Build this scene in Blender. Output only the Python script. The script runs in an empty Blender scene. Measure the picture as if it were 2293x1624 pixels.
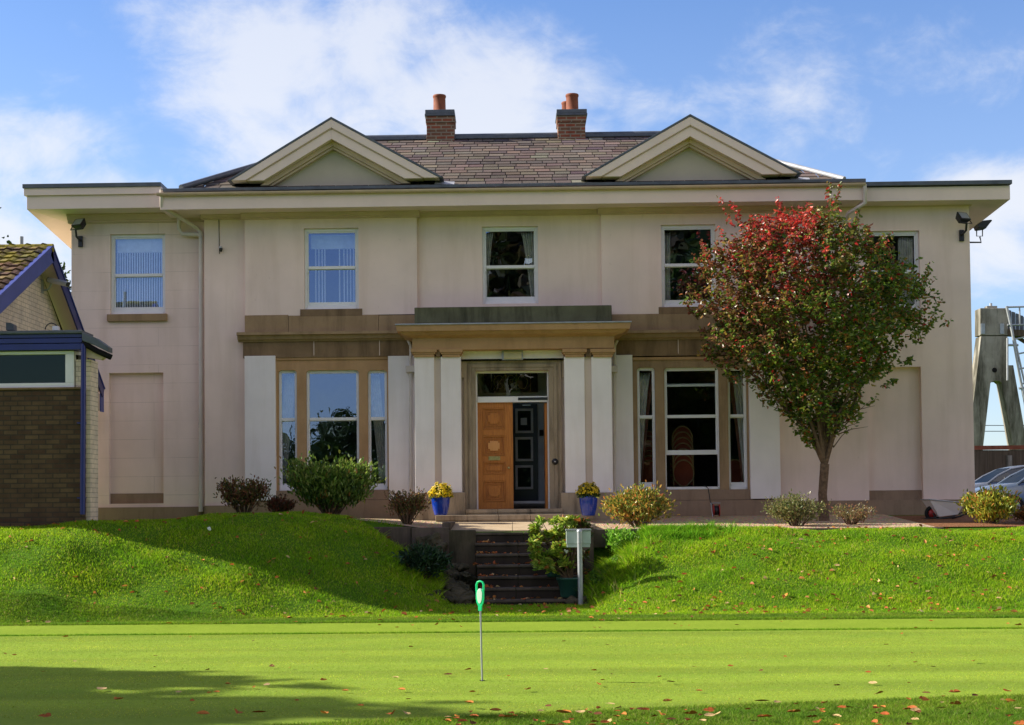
import bpy, math, random
import numpy as np
from mathutils import Matrix, Vector
R = math.radians
S = bpy.context.scene
COL = S.collection
rng = np.random.default_rng(7)
random.seed(7)

# ------------------------------------------------------------------ camera
PW, PH, F = 2293.0, 1624.0, 3420.0          # measuring frame of the photograph and focal length in its pixels
EYE = Vector((0.0, -30.0, 1.56))
cam = bpy.data.cameras.new("camera")
cam.sensor_width = 36.0
cam.lens = F * 36.0 / PW
cam.clip_start = 0.5
cam.clip_end = 6000
camo = bpy.data.objects.new("camera", cam)
COL.objects.link(camo)
S.camera = camo
ROT = Matrix.Rotation(R(1.3), 3, 'Z') @ Matrix.Rotation(R(90 + 2.1), 3, 'X') @ Matrix.Rotation(-0.0095, 3, 'Z')
camo.matrix_world = Matrix.Translation(EYE) @ ROT.to_4x4()
_c = ROT.transposed() @ (Vector((0, 0, 1.56)) - EYE)
SHX = F / PW * _c.x / -_c.z - (1149 - PW / 2) / PW
SHY = F / PW * _c.y / -_c.z - (PH / 2 - 1135) / PW
cam.shift_x, cam.shift_y = SHX, SHY

def ray(X, Y):
    return ROT @ Vector((((X - PW / 2) / PW + SHX) * PW / F, ((PH / 2 - Y) / PW + SHY) * PW / F, -1.0))
def P(X, Y, y):
    d = ray(X, Y); t = (y - EYE.y) / d.y
    p = EYE + d * t
    return p.x, p.z
def G(X, Y, z=0.0):
    d = ray(X, Y); t = (z - EYE.z) / d.z
    p = EYE + d * t
    return p.x, p.y
def PX(X, y, Y=800): return P(X, Y, y)[0]
def PZ(Y, y, X=1149): return P(X, Y, y)[1]
def RC(X0, Y0, X1, Y1, y):
    xc, yc = (X0 + X1) / 2, (Y0 + Y1) / 2
    return P(X0, yc, y)[0], P(X1, yc, y)[0], P(xc, Y1, y)[1], P(xc, Y0, y)[1]     # x0 x1 z0 z1

# ------------------------------------------------------------------ light
SUN_EL, SUN_BACK = 29.5, 9.0
SKY_STR, SUN_STR = 0.072, 5.0
world = bpy.data.worlds.new("World"); S.world = world; world.use_nodes = True
wn = world.node_tree; WN = wn.nodes; WL = wn.links
bg = WN['Background']
sky = WN.new('ShaderNodeTexSky'); sky.sky_type = 'NISHITA'; sky.sun_disc = False
sky.sun_elevation = R(SUN_EL); sky.sun_rotation = R(-(90 - SUN_BACK))
sky.air_density = 1.0; sky.dust_density = 0.3; sky.ozone_density = 2.0
bg.inputs[1].default_value = SKY_STR
def wmath(op, a, b=None, c=None):
    n = WN.new('ShaderNodeMath'); n.operation = op
    for i, v in enumerate((a, b, c)):
        if v is None: continue
        if isinstance(v, (int, float)): n.inputs[i].default_value = v
        else: WL.new(v, n.inputs[i])
    return n.outputs[0]
tcw = WN.new('ShaderNodeTexCoord'); sp = WN.new('ShaderNodeSeparateXYZ'); WL.new(tcw.outputs['Generated'], sp.inputs[0])
az = wmath('ARCTAN2', sp.outputs[0], sp.outputs[1])          # azimuth from +y, radians
el = wmath('ARCSINE', sp.outputs[2])
cv = WN.new('ShaderNodeCombineXYZ'); WL.new(az, cv.inputs[0]); WL.new(wmath('MULTIPLY', el, 1.5), cv.inputs[1])
def wnoise(scale, detail, rough, dist=0.0, off=0.0):
    m = WN.new('ShaderNodeMapping'); m.inputs['Location'].default_value = (off, off * .7, 0)
    WL.new(cv.outputs[0], m.inputs[0])
    n = WN.new('ShaderNodeTexNoise'); n.inputs['Scale'].default_value = scale; n.inputs['Detail'].default_value = detail
    n.inputs['Roughness'].default_value = rough; n.inputs['Distortion'].default_value = dist
    WL.new(m.outputs[0], n.inputs['Vector']); return n.outputs[0]
n1 = wmath('ADD', wmath('MULTIPLY', wnoise(7, 10, .6, .6), .65), wmath('MULTIPLY', wnoise(24, 8, .62, .4, 2.2), .35)); n2 = wnoise(3.2, 5, .5, 0, 4.3)
# cloud banks: (azimuth, elevation, half width, half height, strength) in the sky's own angles
def ang(X, Y):
    d = ray(X, Y).normalized(); return math.atan2(d.x, d.y), math.asin(d.z)
banks = [((590, 130), 190, 150, 1.0), ((860, 90), 170, 130, .85), ((1060, 230), 260, 160, 1.0), ((700, 300), 340, 140, .75), ((1250, 260), 130, 80, .5),
         ((60, 330), 230, 110, .75), ((150, 430), 230, 90, .8), ((0, 560), 260, 150, .9), ((1640, 250), 300, 110, .5), ((2000, 200), 300, 50, .22), ((2240, 440), 190, 90, .95), ((2210, 560), 130, 90, .75),
         ((2270, 160), 220, 120, .25)]
tot = None
for (c, w, h, s) in banks:
    s = s * 1.2
    a, e = ang(*c)
    dx = wmath('DIVIDE', wmath('SUBTRACT', az, a), w / F); dy = wmath('DIVIDE', wmath('SUBTRACT', el, e), h / F)
    r2 = wmath('ADD', wmath('MULTIPLY', dx, dx), wmath('MULTIPLY', dy, dy))
    g = wmath('MULTIPLY', wmath('POWER', 2.718, wmath('MULTIPLY', r2, -.8)), s)
    tot = g if tot is None else wmath('MAXIMUM', tot, g)
# unseen clouds added outside the view, masked by angle to shape the fill light
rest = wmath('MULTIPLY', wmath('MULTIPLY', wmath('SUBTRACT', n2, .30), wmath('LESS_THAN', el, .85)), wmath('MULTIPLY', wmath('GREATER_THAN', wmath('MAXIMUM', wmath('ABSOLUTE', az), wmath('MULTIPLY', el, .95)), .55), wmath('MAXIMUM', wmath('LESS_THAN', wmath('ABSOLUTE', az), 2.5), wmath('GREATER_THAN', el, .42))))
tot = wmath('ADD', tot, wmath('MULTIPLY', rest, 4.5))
dens = wmath('ADD', tot, wmath('MULTIPLY', wmath('SUBTRACT', n1, .5), 3.0))
mr = WN.new('ShaderNodeMapRange'); mr.interpolation_type = 'SMOOTHSTEP'
WL.new(dens, mr.inputs[0]); mr.inputs[1].default_value = .2; mr.inputs[2].default_value = 1.1
fac = wmath('ADD', wmath('MULTIPLY', mr.outputs[0], .72), wmath('MULTIPLY', wmath('MAXIMUM', wmath('SUBTRACT', 1.0, wmath('DIVIDE', wmath('ABSOLUTE', el), .33)), 0.0), .26))
tint = WN.new('ShaderNodeMix'); tint.data_type = 'RGBA'; tint.blend_type = 'MULTIPLY'; tint.inputs[0].default_value = 1
WL.new(sky.outputs[0], tint.inputs[6]); tint.inputs[7].default_value = (.88, 1.04, 1.36, 1)
mx = WN.new('ShaderNodeMix'); mx.data_type = 'RGBA'
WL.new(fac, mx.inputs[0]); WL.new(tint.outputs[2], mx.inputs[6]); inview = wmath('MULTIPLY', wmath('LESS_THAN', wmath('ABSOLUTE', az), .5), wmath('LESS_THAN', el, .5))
cc = WN.new('ShaderNodeMix'); cc.data_type = 'RGBA'; WL.new(inview, cc.inputs[0]); cc.inputs[6].default_value = (9.0, 7.4, 6.2, 1); cc.inputs[7].default_value = (6.5, 6.6, 6.9, 1); WL.new(cc.outputs[2], mx.inputs[7])  # added unseen clouds are warm to tint the facade's fill; visible ones stay neutral
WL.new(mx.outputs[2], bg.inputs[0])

sun = bpy.data.lights.new("sun", 'SUN'); sun.energy = SUN_STR; sun.angle = R(.6); sun.color = (1, .93, .80)
suno = bpy.data.objects.new("sun", sun); COL.objects.link(suno)
sd = Vector((-math.cos(R(SUN_BACK)) * math.cos(R(SUN_EL)), math.sin(R(SUN_BACK)) * math.cos(R(SUN_EL)), math.sin(R(SUN_EL))))
suno.rotation_euler = sd.to_track_quat('Z', 'Y').to_euler()
S.view_settings.view_transform = 'Standard'; S.view_settings.look = 'None'
S.view_settings.exposure = 1.0; S.view_settings.gamma = 1.0
S.cycles.max_bounces = 8; S.cycles.transparent_max_bounces = 12
S.cycles.sample_clamp_indirect = 6

# ------------------------------------------------------------------ materials
def newmat(name):
    m = bpy.data.materials.new(name); m.use_nodes = True
    return m, m.node_tree.nodes, m.node_tree.links, m.node_tree.nodes['Principled BSDF']
class NB:                                     # small node builder
    def __init__(s, name, rough=.8, spec=.3):
        s.m, s.N, s.L, s.b = newmat(name); s.b.inputs['Roughness'].default_value = rough
        s.b.inputs['Specular IOR Level'].default_value = spec
        s.geo = s.N.new('ShaderNodeNewGeometry'); s.pos = s.geo.outputs['Position']
    def map(s, sx=1, sy=1, sz=1, src=None):
        n = s.N.new('ShaderNodeMapping'); n.inputs['Scale'].default_value = (sx, sy, sz); s.L.new(src or s.pos, n.inputs[0]); return n.outputs[0]
    def noise(s, scale, detail=4, rough=.55, vec=None, dist=0):
        n = s.N.new('ShaderNodeTexNoise'); n.inputs['Scale'].default_value = scale; n.inputs['Detail'].default_value = detail
        n.inputs['Roughness'].default_value = rough; n.inputs['Distortion'].default_value = dist; s.L.new(vec or s.pos, n.inputs['Vector']); return n.outputs[0]
    def rng(s, v, a, b, c=0., d=1.):
        n = s.N.new('ShaderNodeMapRange'); s.L.new(v, n.inputs[0])
        for i, q in enumerate((a, b, c, d)): n.inputs[i + 1].default_value = q
        return n.outputs[0]
    def mix(s, f, a, b, mode='MIX'):
        n = s.N.new('ShaderNodeMix'); n.data_type = 'RGBA'; n.blend_type = mode
        for i, q in ((0, f), (6, a), (7, b)):
            if isinstance(q, tuple): n.inputs[i].default_value = (*q, 1) if len(q) == 3 else q
            elif isinstance(q, (int, float)): n.inputs[i].default_value = q
            else: s.L.new(q, n.inputs[i])
        return n.outputs[2]
    def math(s, op, a, b=0.):
        n = s.N.new('ShaderNodeMath'); n.operation = op
        for i, q in enumerate((a, b)):
            if isinstance(q, (int, float)): n.inputs[i].default_value = q
            else: s.L.new(q, n.inputs[i])
        return n.outputs[0]
    def bump(s, h, strength=.3, dist=.01, prev=None):
        n = s.N.new('ShaderNodeBump'); n.inputs['Strength'].default_value = strength; n.inputs['Distance'].default_value = dist
        s.L.new(h, n.inputs['Height'])
        if prev is not None: s.L.new(prev, n.inputs['Normal'])
        s.nrm = n.outputs[0]; s.L.new(s.nrm, s.b.inputs['Normal']); return s.nrm
    def xz(s, ay='x'):                        # wall coordinates: horizontal, height
        sp = s.N.new('ShaderNodeSeparateXYZ'); s.L.new(s.pos, sp.inputs[0]); c = s.N.new('ShaderNodeCombineXYZ')
        s.L.new(s.math('ADD', sp.outputs[0], sp.outputs[1]), c.inputs[0]); s.L.new(sp.outputs[2], c.inputs[1]); return c.outputs[0]
    def brick(s, vec, w, h, mortar, c1, c2, cm, off=.5, bias=0):
        n = s.N.new('ShaderNodeTexBrick'); s.L.new(vec, n.inputs['Vector']); n.inputs['Scale'].default_value = 1
        n.inputs['Brick Width'].default_value = w; n.inputs['Row Height'].default_value = h; n.inputs['Mortar Size'].default_value = mortar
        n.inputs['Color1'].default_value = (*c1, 1); n.inputs['Color2'].default_value = (*c2, 1); n.inputs['Mortar'].default_value = (*cm, 1)
        n.offset = off; n.inputs['Bias'].default_value = bias; return n
    def col(s, c):
        if isinstance(c, tuple): s.b.inputs['Base Color'].default_value = (*c, 1)
        else: s.L.new(c, s.b.inputs['Base Color'])
def plain(name, c, rough=.6, spec=.4, var=.12, scale=6, metal=0, bump=0):
    n = NB(name, rough, spec); v = n.noise(scale, 5)
    n.col(n.mix(n.rng(v, .3, .7), tuple(x * (1 - var) for x in c), tuple(min(1, x * (1 + var)) for x in c)))
    n.b.inputs['Metallic'].default_value = metal
    if bump: n.bump(n.noise(60, 3), bump, .004)
    return n.m
def render_wall(name, c, joints=False, spots=True):
    n = NB(name, .85, .25)
    big = n.noise(.8, 4); v = n.mix(n.rng(big, .3, .7), tuple(x * .88 for x in c), tuple(min(1, x * 1.04) for x in c))
    st = n.noise(1.0, 6, .6, n.map(3.0, 3.0, .35))                  # faint rain streaks
    v = n.mix(n.math('MULTIPLY', n.rng(st, .48, .74), .42), v, (c[0] * .72, c[1] * .68, c[2] * .6))
    sm = n.noise(14, 4, .65)
    v = n.mix(n.math('MULTIPLY', n.rng(sm, .66, .74), .35 if spots else .1), v, (c[0] * .6, c[1] * .56, c[2] * .5))
    h = n.noise(28, 5, .6)
    if joints:
        b = n.brick(n.xz(), 3.4, .372, .006, (1, 1, 1), (1, 1, 1), (0, 0, 0))
        jm = n.math('MULTIPLY', n.math('SUBTRACT', 1.0, b.outputs[0]), n.rng(n.noise(1.3, 3), .35, .62, .05, .4))
        v = n.mix(jm, v, (c[0] * .45, c[1] * .42, c[2] * .38))
        h = n.math('ADD', n.math('MULTIPLY', h, .3), n.math('MULTIPLY', b.outputs[0], .5))
    n.col(v); n.bump(h, .25, .006); return n.m
def stone(name, c1, c2, dark=.35, streak=.5, rough=.9, block=None):
    n = NB(name, rough, .2)
    v = n.mix(n.rng(n.noise(2.2, 6, .6), .3, .7), c1, c2)
    v = n.mix(n.math('MULTIPLY', n.rng(n.noise(1.3, 6, .65, n.map(4, 4, .6)), .48, .72), streak), v, tuple(x * dark for x in c1))
    v = n.mix(n.math('MULTIPLY', n.rng(n.noise(40, 3), .5, .8), .25), v, tuple(x * .6 for x in c2))
    if block:
        b = n.brick(n.xz(), block[0], block[1], .006, (1, 1, 1), (.8, .8, .8), (0.2, .2, .2)); v = n.mix(.6, v, n.mix(1, v, b.outputs[0], 'MULTIPLY'))
    n.col(v); n.bump(n.noise(35, 6, .65), .4, .008); return n.m
M = {}
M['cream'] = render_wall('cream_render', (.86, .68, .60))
M['cream_joint'] = render_wall('cream_render_scored', (.85, .67, .595), True)
M['white'] = render_wall('white_masonry_paint', (.87, .81, .79), False, False)
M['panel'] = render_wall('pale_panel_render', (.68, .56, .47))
M['fascia'] = plain('fascia_paint', (.80, .635, .56), .5, .4, .05, 2)
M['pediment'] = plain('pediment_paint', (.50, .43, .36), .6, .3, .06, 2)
M['mould'] = plain('moulding_paint', (.60, .45, .35), .7, .3, .08, 3)
M['gutter'] = plain('gutter_paint', (.60, .44, .33), .4, .5, .12, 3)
M['pipe'] = plain('pipe_paint', (.60, .53, .47), .45, .5, .08, 3)
M['stone'] = stone('brown_sandstone', (.31, .205, .115), (.39, .265, .15), .40, .5)
M['stone_d'] = stone('stained_sandstone', (.20, .13, .075), (.28, .185, .105), .45, .75)
M['stone_w'] = stone('warm_sandstone', (.42, .25, .12), (.50, .31, .16), .5, .35)
M['stone_jamb'] = stone('weathered_jamb_stone', (.33, .26, .18), (.41, .32, .22), .22, .8)
M['moss_stone'] = stone('mossy_parapet_stone', (.10, .095, .055), (.15, .15, .085), .3, .8)
M['plinth'] = stone('plinth_stone', (.27, .185, .125), (.33, .23, .155), .55, .5)
M['kerb'] = stone('kerb_stone', (.085, .065, .05), (.15, .115, .09), .4, .6)
M['paving'] = stone('paving_slab', (.40, .30, .19), (.50, .39, .26), .6, .3)
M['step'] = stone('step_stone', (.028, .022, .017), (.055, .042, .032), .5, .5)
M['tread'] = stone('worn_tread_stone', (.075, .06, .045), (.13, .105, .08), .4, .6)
M['rock'] = stone('rubble_rock', (.045, .045, .022), (.12, .095, .06), .3, .9)
M['frame'] = plain('window_white_paint', (.78, .76, .76), .4, .5, .04, 5)
M['lead'] = plain('lead_sheet', (.085, .095, .115), .45, .5, .25, 5)
M['leadl'] = plain('bright_lead', (.32, .33, .36), .5, .5, .2, 5)
M['black'] = plain('black_metal', (.015, .015, .017), .45, .5)
M['dark'] = plain('dark_void', (.012, .011, .012), .9, .1)
M['room'] = plain('room_plaster', (.16, .12, .10), .9, .1)
M['roomfloor'] = plain('room_carpet', (.06, .02, .02), .95, .1)
M['blue'] = plain('gloss_blue_paint', (.006, .012, .15), .32, .6, .12, 3)
M['blueb'] = plain('faded_blue_paint', (.045, .068, .30), .4, .5, .12, 3)
M['navy'] = plain('navy_paint', (.008, .009, .03), .3, .5)
M['greypaint'] = plain('grey_moulding_paint', (.45, .45, .46), .5, .4)
M['palewall'] = plain('pale_wall', (.45, .46, .50), .7, .3)
M['terra'] = plain('terracotta', (.20, .06, .03), .75, .3, .25, 7, bump=.2)
M['potblue'] = plain('glazed_blue', (.004, .035, .30), .15, .7, .15, 4)
M['potgreen'] = plain('dark_green_plastic', (.012, .06, .045), .4, .5)
M['galv'] = plain('galvanised_steel', (.36, .38, .40), .45, .5, .12, 8, metal=.4)
M['boxpale'] = plain('pale_green_metal', (.42, .50, .46), .5, .4)
M['wood_trunk'] = plain('bark', (.13, .085, .055), .9, .2, .4, 20, bump=.8)
M['brass'] = plain('brass', (.45, .36, .15), .4, .5, .2, 30, metal=.8)
M['red'] = plain('red_plastic', (.35, .02, .02), .4, .5)
def thin_plastic(name, c):
    n = NB(name, .35, .5); n.col(c); t = n.N.new('ShaderNodeBsdfTranslucent'); t.inputs[0].default_value = (*c, 1); x = n.N.new('ShaderNodeMixShader'); x.inputs[0].default_value = .5
    n.L.new(n.b.outputs[0], x.inputs[1]); n.L.new(t.outputs[0], x.inputs[2]); n.L.new(x.outputs[0], n.N['Material Output'].inputs[0]); return n.m
M['flaggreen'] = thin_plastic('bright_green_plastic', (.02, .75, .36)); M['flagwhite'] = thin_plastic('white_plastic', (.92, .95, .93))
M['lamp_glass'] = plain('lamp_diffuser', (.55, .48, .26), .4, .5)
M['silver'] = plain('silver_housing', (.55, .58, .62), .3, .5, .05, metal=.5)
M['curtain'] = plain('curtain_cloth', (.75, .70, .64), .9, .1, .2, 9)
M['curtainred'] = plain('red_brown_curtain', (.32, .14, .10), .9, .1, .2, 9)
M['blind'] = plain('blind_slats', (.88, .88, .92), .7, .3, .1, 9)
M['chairfab'] = plain('russet_upholstery', (.20, .045, .022), .8, .2)
M['gold'] = plain('gold_frame', (.26, .17, .06), .4, .5)
M['tyre'] = plain('tyre_rubber', (.02, .02, .02), .8, .2)
M['carpaint'] = plain('silver_car_paint', (.20, .22, .26), .22, .6, .02, metal=.5)
M['carpaint2'] = plain('pale_blue_car_paint', (.16, .20, .26), .22, .6, .02, metal=.5)

def glass_mat(name, f0=.26, tint=(.85, .9, .9), rough=.0, gc=(.8, .9, 1.0)):
    m, N, L, b = newmat(name); N.remove(b); out = N['Material Output']
    t = N.new('ShaderNodeBsdfTransparent'); t.inputs[0].default_value = (*tint, 1)
    g = N.new('ShaderNodeBsdfGlossy'); g.inputs['Roughness'].default_value = rough; g.inputs['Color'].default_value = (*gc, 1)
    no = N.new('ShaderNodeTexNoise'); no.inputs['Scale'].default_value = 2.2; no.inputs['Detail'].default_value = 1
    ge = N.new('ShaderNodeNewGeometry'); L.new(ge.outputs['Position'], no.inputs['Vector'])
    bp = N.new('ShaderNodeBump'); bp.inputs['Strength'].default_value = .08; bp.inputs['Distance'].default_value = .02; L.new(no.outputs[0], bp.inputs['Height']); L.new(bp.outputs[0], g.inputs['Normal'])
    x = N.new('ShaderNodeMixShader'); x.inputs[0].default_value = f0
    L.new(t.outputs[0], x.inputs[1]); L.new(g.outputs[0], x.inputs[2]); L.new(x.outputs[0], out.inputs[0]); return m
M['glass'] = glass_mat('window_glass', .27, (.85, .9, .9), 0, (.50, .66, 1.0))
M['glass_d'] = glass_mat('clear_glass', .10)
M['glass_g'] = glass_mat('obscure_dark_glass', .035, (.35, .42, .40), 0, (.6, .8, .7))
M['carglass'] = glass_mat('car_glass', .12, (.12, .18, .2))

def slate_mat():
    n = NB('stone_slates', .8, .3)
    a = n.N.new('ShaderNodeAttribute'); a.attribute_name = 'tone'
    v = n.mix(1, a.outputs['Color'], n.mix(n.rng(n.noise(30, 5), .35, .65), (.88, .88, .89), (1.08, 1.07, 1.04)), 'MULTIPLY')
    v = n.mix(n.math('MULTIPLY', n.rng(n.noise(1.6, 6, .75), .52, .75), .45), v, (.19, .17, .13))
    n.col(v); n.bump(n.noise(30, 5), .5, .01); return n.m
M['slate'] = slate_mat()
def tile_mat():
    n = NB('mossy_tiles', .9, .2); a = n.N.new('ShaderNodeAttribute'); a.attribute_name = 'tone'
    sp = n.N.new('ShaderNodeSeparateXYZ'); n.L.new(n.pos, sp.inputs[0])
    up = n.rng(sp.outputs[2], 4.9, 6.1, -.17, .06)
    v = n.mix(n.rng(n.math('ADD', n.noise(2.5, 6, .7), up), .5, .62), a.outputs['Color'], (.22, .18, .02))
    n.col(v); n.bump(n.noise(30, 5), .8, .02); return n.m
M['tile'] = tile_mat()
def brick_mat(name, w, h, c1, c2, cm, mort=.01):
    n = NB(name, .9, .2); b = n.brick(n.xz(), w, h, mort, c1, c2, cm)
    v = n.mix(.55, b.outputs[0], n.mix(1, b.outputs[0], n.mix(n.rng(n.noise(3.5, 6, .7), .3, .7), (.55, .5, .5), (1.5, 1.35, 1.2)), 'MULTIPLY'))
    n.col(v); n.bump(n.math('ADD', n.math('MULTIPLY', b.outputs[1], -1.0), n.math('MULTIPLY', n.noise(50, 4), .5)), .5, .01); return n.m
M['brick_brown'] = brick_mat('brown_brick', .225, .077, (.075, .045, .03), (.125, .085, .05), (.055, .045, .035))
M['brick_red'] = brick_mat('weathered_red_brick', .23, .078, (.26, .07, .04), (.15, .095, .065), (.26, .22, .17), .014)
M['brick_cream'] = brick_mat('cream_painted_brick', .225, .077, (.68, .60, .51), (.66, .58, .49), (.36, .31, .25), .005)

def wood_mat():
    n = NB('oak_door', .4, .4)
    g = n.noise(3, 6, .6, n.map(18, 18, 1.2), .6)
    n.col(n.mix(n.rng(g, .3, .7), (.36, .115, .02), (.58, .22, .04))); n.bump(g, .15, .003); return n.m
M['oak'] = wood_mat()
n = NB('light_oak_panel', .4, .4); n.col(n.mix(n.rng(n.noise(4, 5, .6, n.map(18, 18, 1.2)), .3, .7), (.62, .27, .08), (.75, .36, .12))); M['oakl'] = n.m
n = NB('fence_timber', .9, .2); n.col(n.mix(n.rng(n.noise(2, 5, .6, n.map(6, 6, .3)), .3, .7), (.06, .045, .03), (.13, .10, .07))); M['fence'] = n.m
n = NB('concrete', .9, .2)
v = n.mix(n.rng(n.noise(1.2, 6, .65), .3, .7), (.22, .20, .165), (.36, .335, .285)); v = n.mix(n.math('MULTIPLY', n.rng(n.noise(1, 6, .7, n.map(1.6, 1.6, .25)), .42, .60), .88), v, (.05, .045, .03)); n.col(v); n.bump(n.noise(6, 5), .4, .03); M['concrete'] = n.m

def grass_ground(name, a, b, c, stripes=False):
    n = NB(name, .95, .1)
    v = n.mix(n.rng(n.noise(1.4, 6, .65), .35, .65), a, b)
    v = n.mix(n.rng(n.noise(90, 3, .7), .35, .7), v, c)
    if stripes:
        sp = n.N.new('ShaderNodeSeparateXYZ'); n.L.new(n.pos, sp.inputs[0])
        y = n.math('ADD', sp.outputs[1], n.math('MULTIPLY', n.noise(.5, 2), .25))
        s = n.math('MULTIPLY', n.rng(n.math('SINE', n.math('MULTIPLY', n.math('ADD', y, n.math('MULTIPLY', n.noise(.35, 2, .5, n.map(.15, 1, 1)), 1.6)), 4.6)), -.5, .5), n.rng(n.noise(.3, 2, .5, n.map(.2, 2, 1)), .35, .6, .25, 1.))
        s2 = n.rng(n.noise(1.0, 4, .6, n.map(.12, 3.5, 1)), .4, .6)
        v = n.mix(n.math('MULTIPLY', s, .9), v, tuple(x * .66 for x in a)); v = n.mix(n.math('MULTIPLY', s2, .3), v, tuple(x * .75 for x in a))
        g = n.noise(70, 4, .75, n.map(1, .30, 1)); v = n.mix(n.math('MULTIPLY', n.rng(g, .42, .62), .34), v, tuple(x * .5 for x in a)); v = n.mix(n.math('MULTIPLY', n.rng(n.noise(5, 6, .75), .5, .72), .35), v, (.26, .30, .07)); v = n.mix(n.math('MULTIPLY', n.rng(n.noise(1.1, 4, .6, n.map(.5, 1, 1)), .45, .7), .25), v, (.12, .22, .025))
        n.col(v); n.bump(n.noise(260, 3, .7, n.map(1, .5, 1)), .55, .012)
    else:
        n.col(v); n.bump(n.noise(60, 5, .7), .9, .03)
    return n.m
M['soil'] = grass_ground('turf_base', (.08, .18, .009), (.11, .24, .014), (.05, .11, .008))
M['green'] = grass_ground('mown_green', (.25, .365, .037), (.305, .42, .046), (.21, .31, .028), True)
M['fringe'] = grass_ground('mown_fringe', (.25, .36, .028), (.31, .42, .04), (.15, .24, .016))
n = NB('pea_gravel', .85, .3)
vo = n.N.new('ShaderNodeTexVoronoi'); vo.inputs['Scale'].default_value = 24; n.L.new(n.pos, vo.inputs['Vector'])
v = n.mix(n.rng(n.noise(120, 2), .35, .65), (.45, .28, .15), (.85, .66, .44)); v = n.mix(.6, v, n.mix(1, v, vo.outputs['Color'], 'MULTIPLY')); n.col(v)
n.bump(n.math('MULTIPLY', vo.outputs['Distance'], -1.0), 1.0, .03); M['gravel'] = n.m
n = NB('mulch', .9, .2); v = n.mix(n.rng(n.noise(40, 4, .7), .35, .65), (.12, .045, .02), (.36, .17, .08)); n.col(v); n.bump(n.noise(50, 4), 1, .04); M['mulch'] = n.m
n = NB('tarmac', .9, .2); n.col(n.mix(n.rng(n.noise(60, 4), .35, .65), (.04, .04, .04), (.08, .08, .08))); M['tarmac'] = n.m

def leaf_mat(name, rough=.42, spec=.5, trans=.35):
    n = NB(name, rough, spec); a = n.N.new('ShaderNodeAttribute'); a.attribute_name = 'tone'
    n.col(a.outputs['Color'])
    t = n.N.new('ShaderNodeBsdfTranslucent'); n.L.new(a.outputs['Color'], t.inputs[0])
    x = n.N.new('ShaderNodeMixShader'); x.inputs[0].default_value = trans
    n.L.new(n.b.outputs[0], x.inputs[1]); n.L.new(t.outputs[0], x.inputs[2]); n.L.new(x.outputs[0], n.N['Material Output'].inputs[0]); return n.m
M['leaf'] = leaf_mat('foliage', .38, .5, .42); M['blade'] = leaf_mat('grass_blades', .7, .12, .45); M['deadleaf'] = leaf_mat('autumn_leaf', .6, .3, .2)

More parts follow.
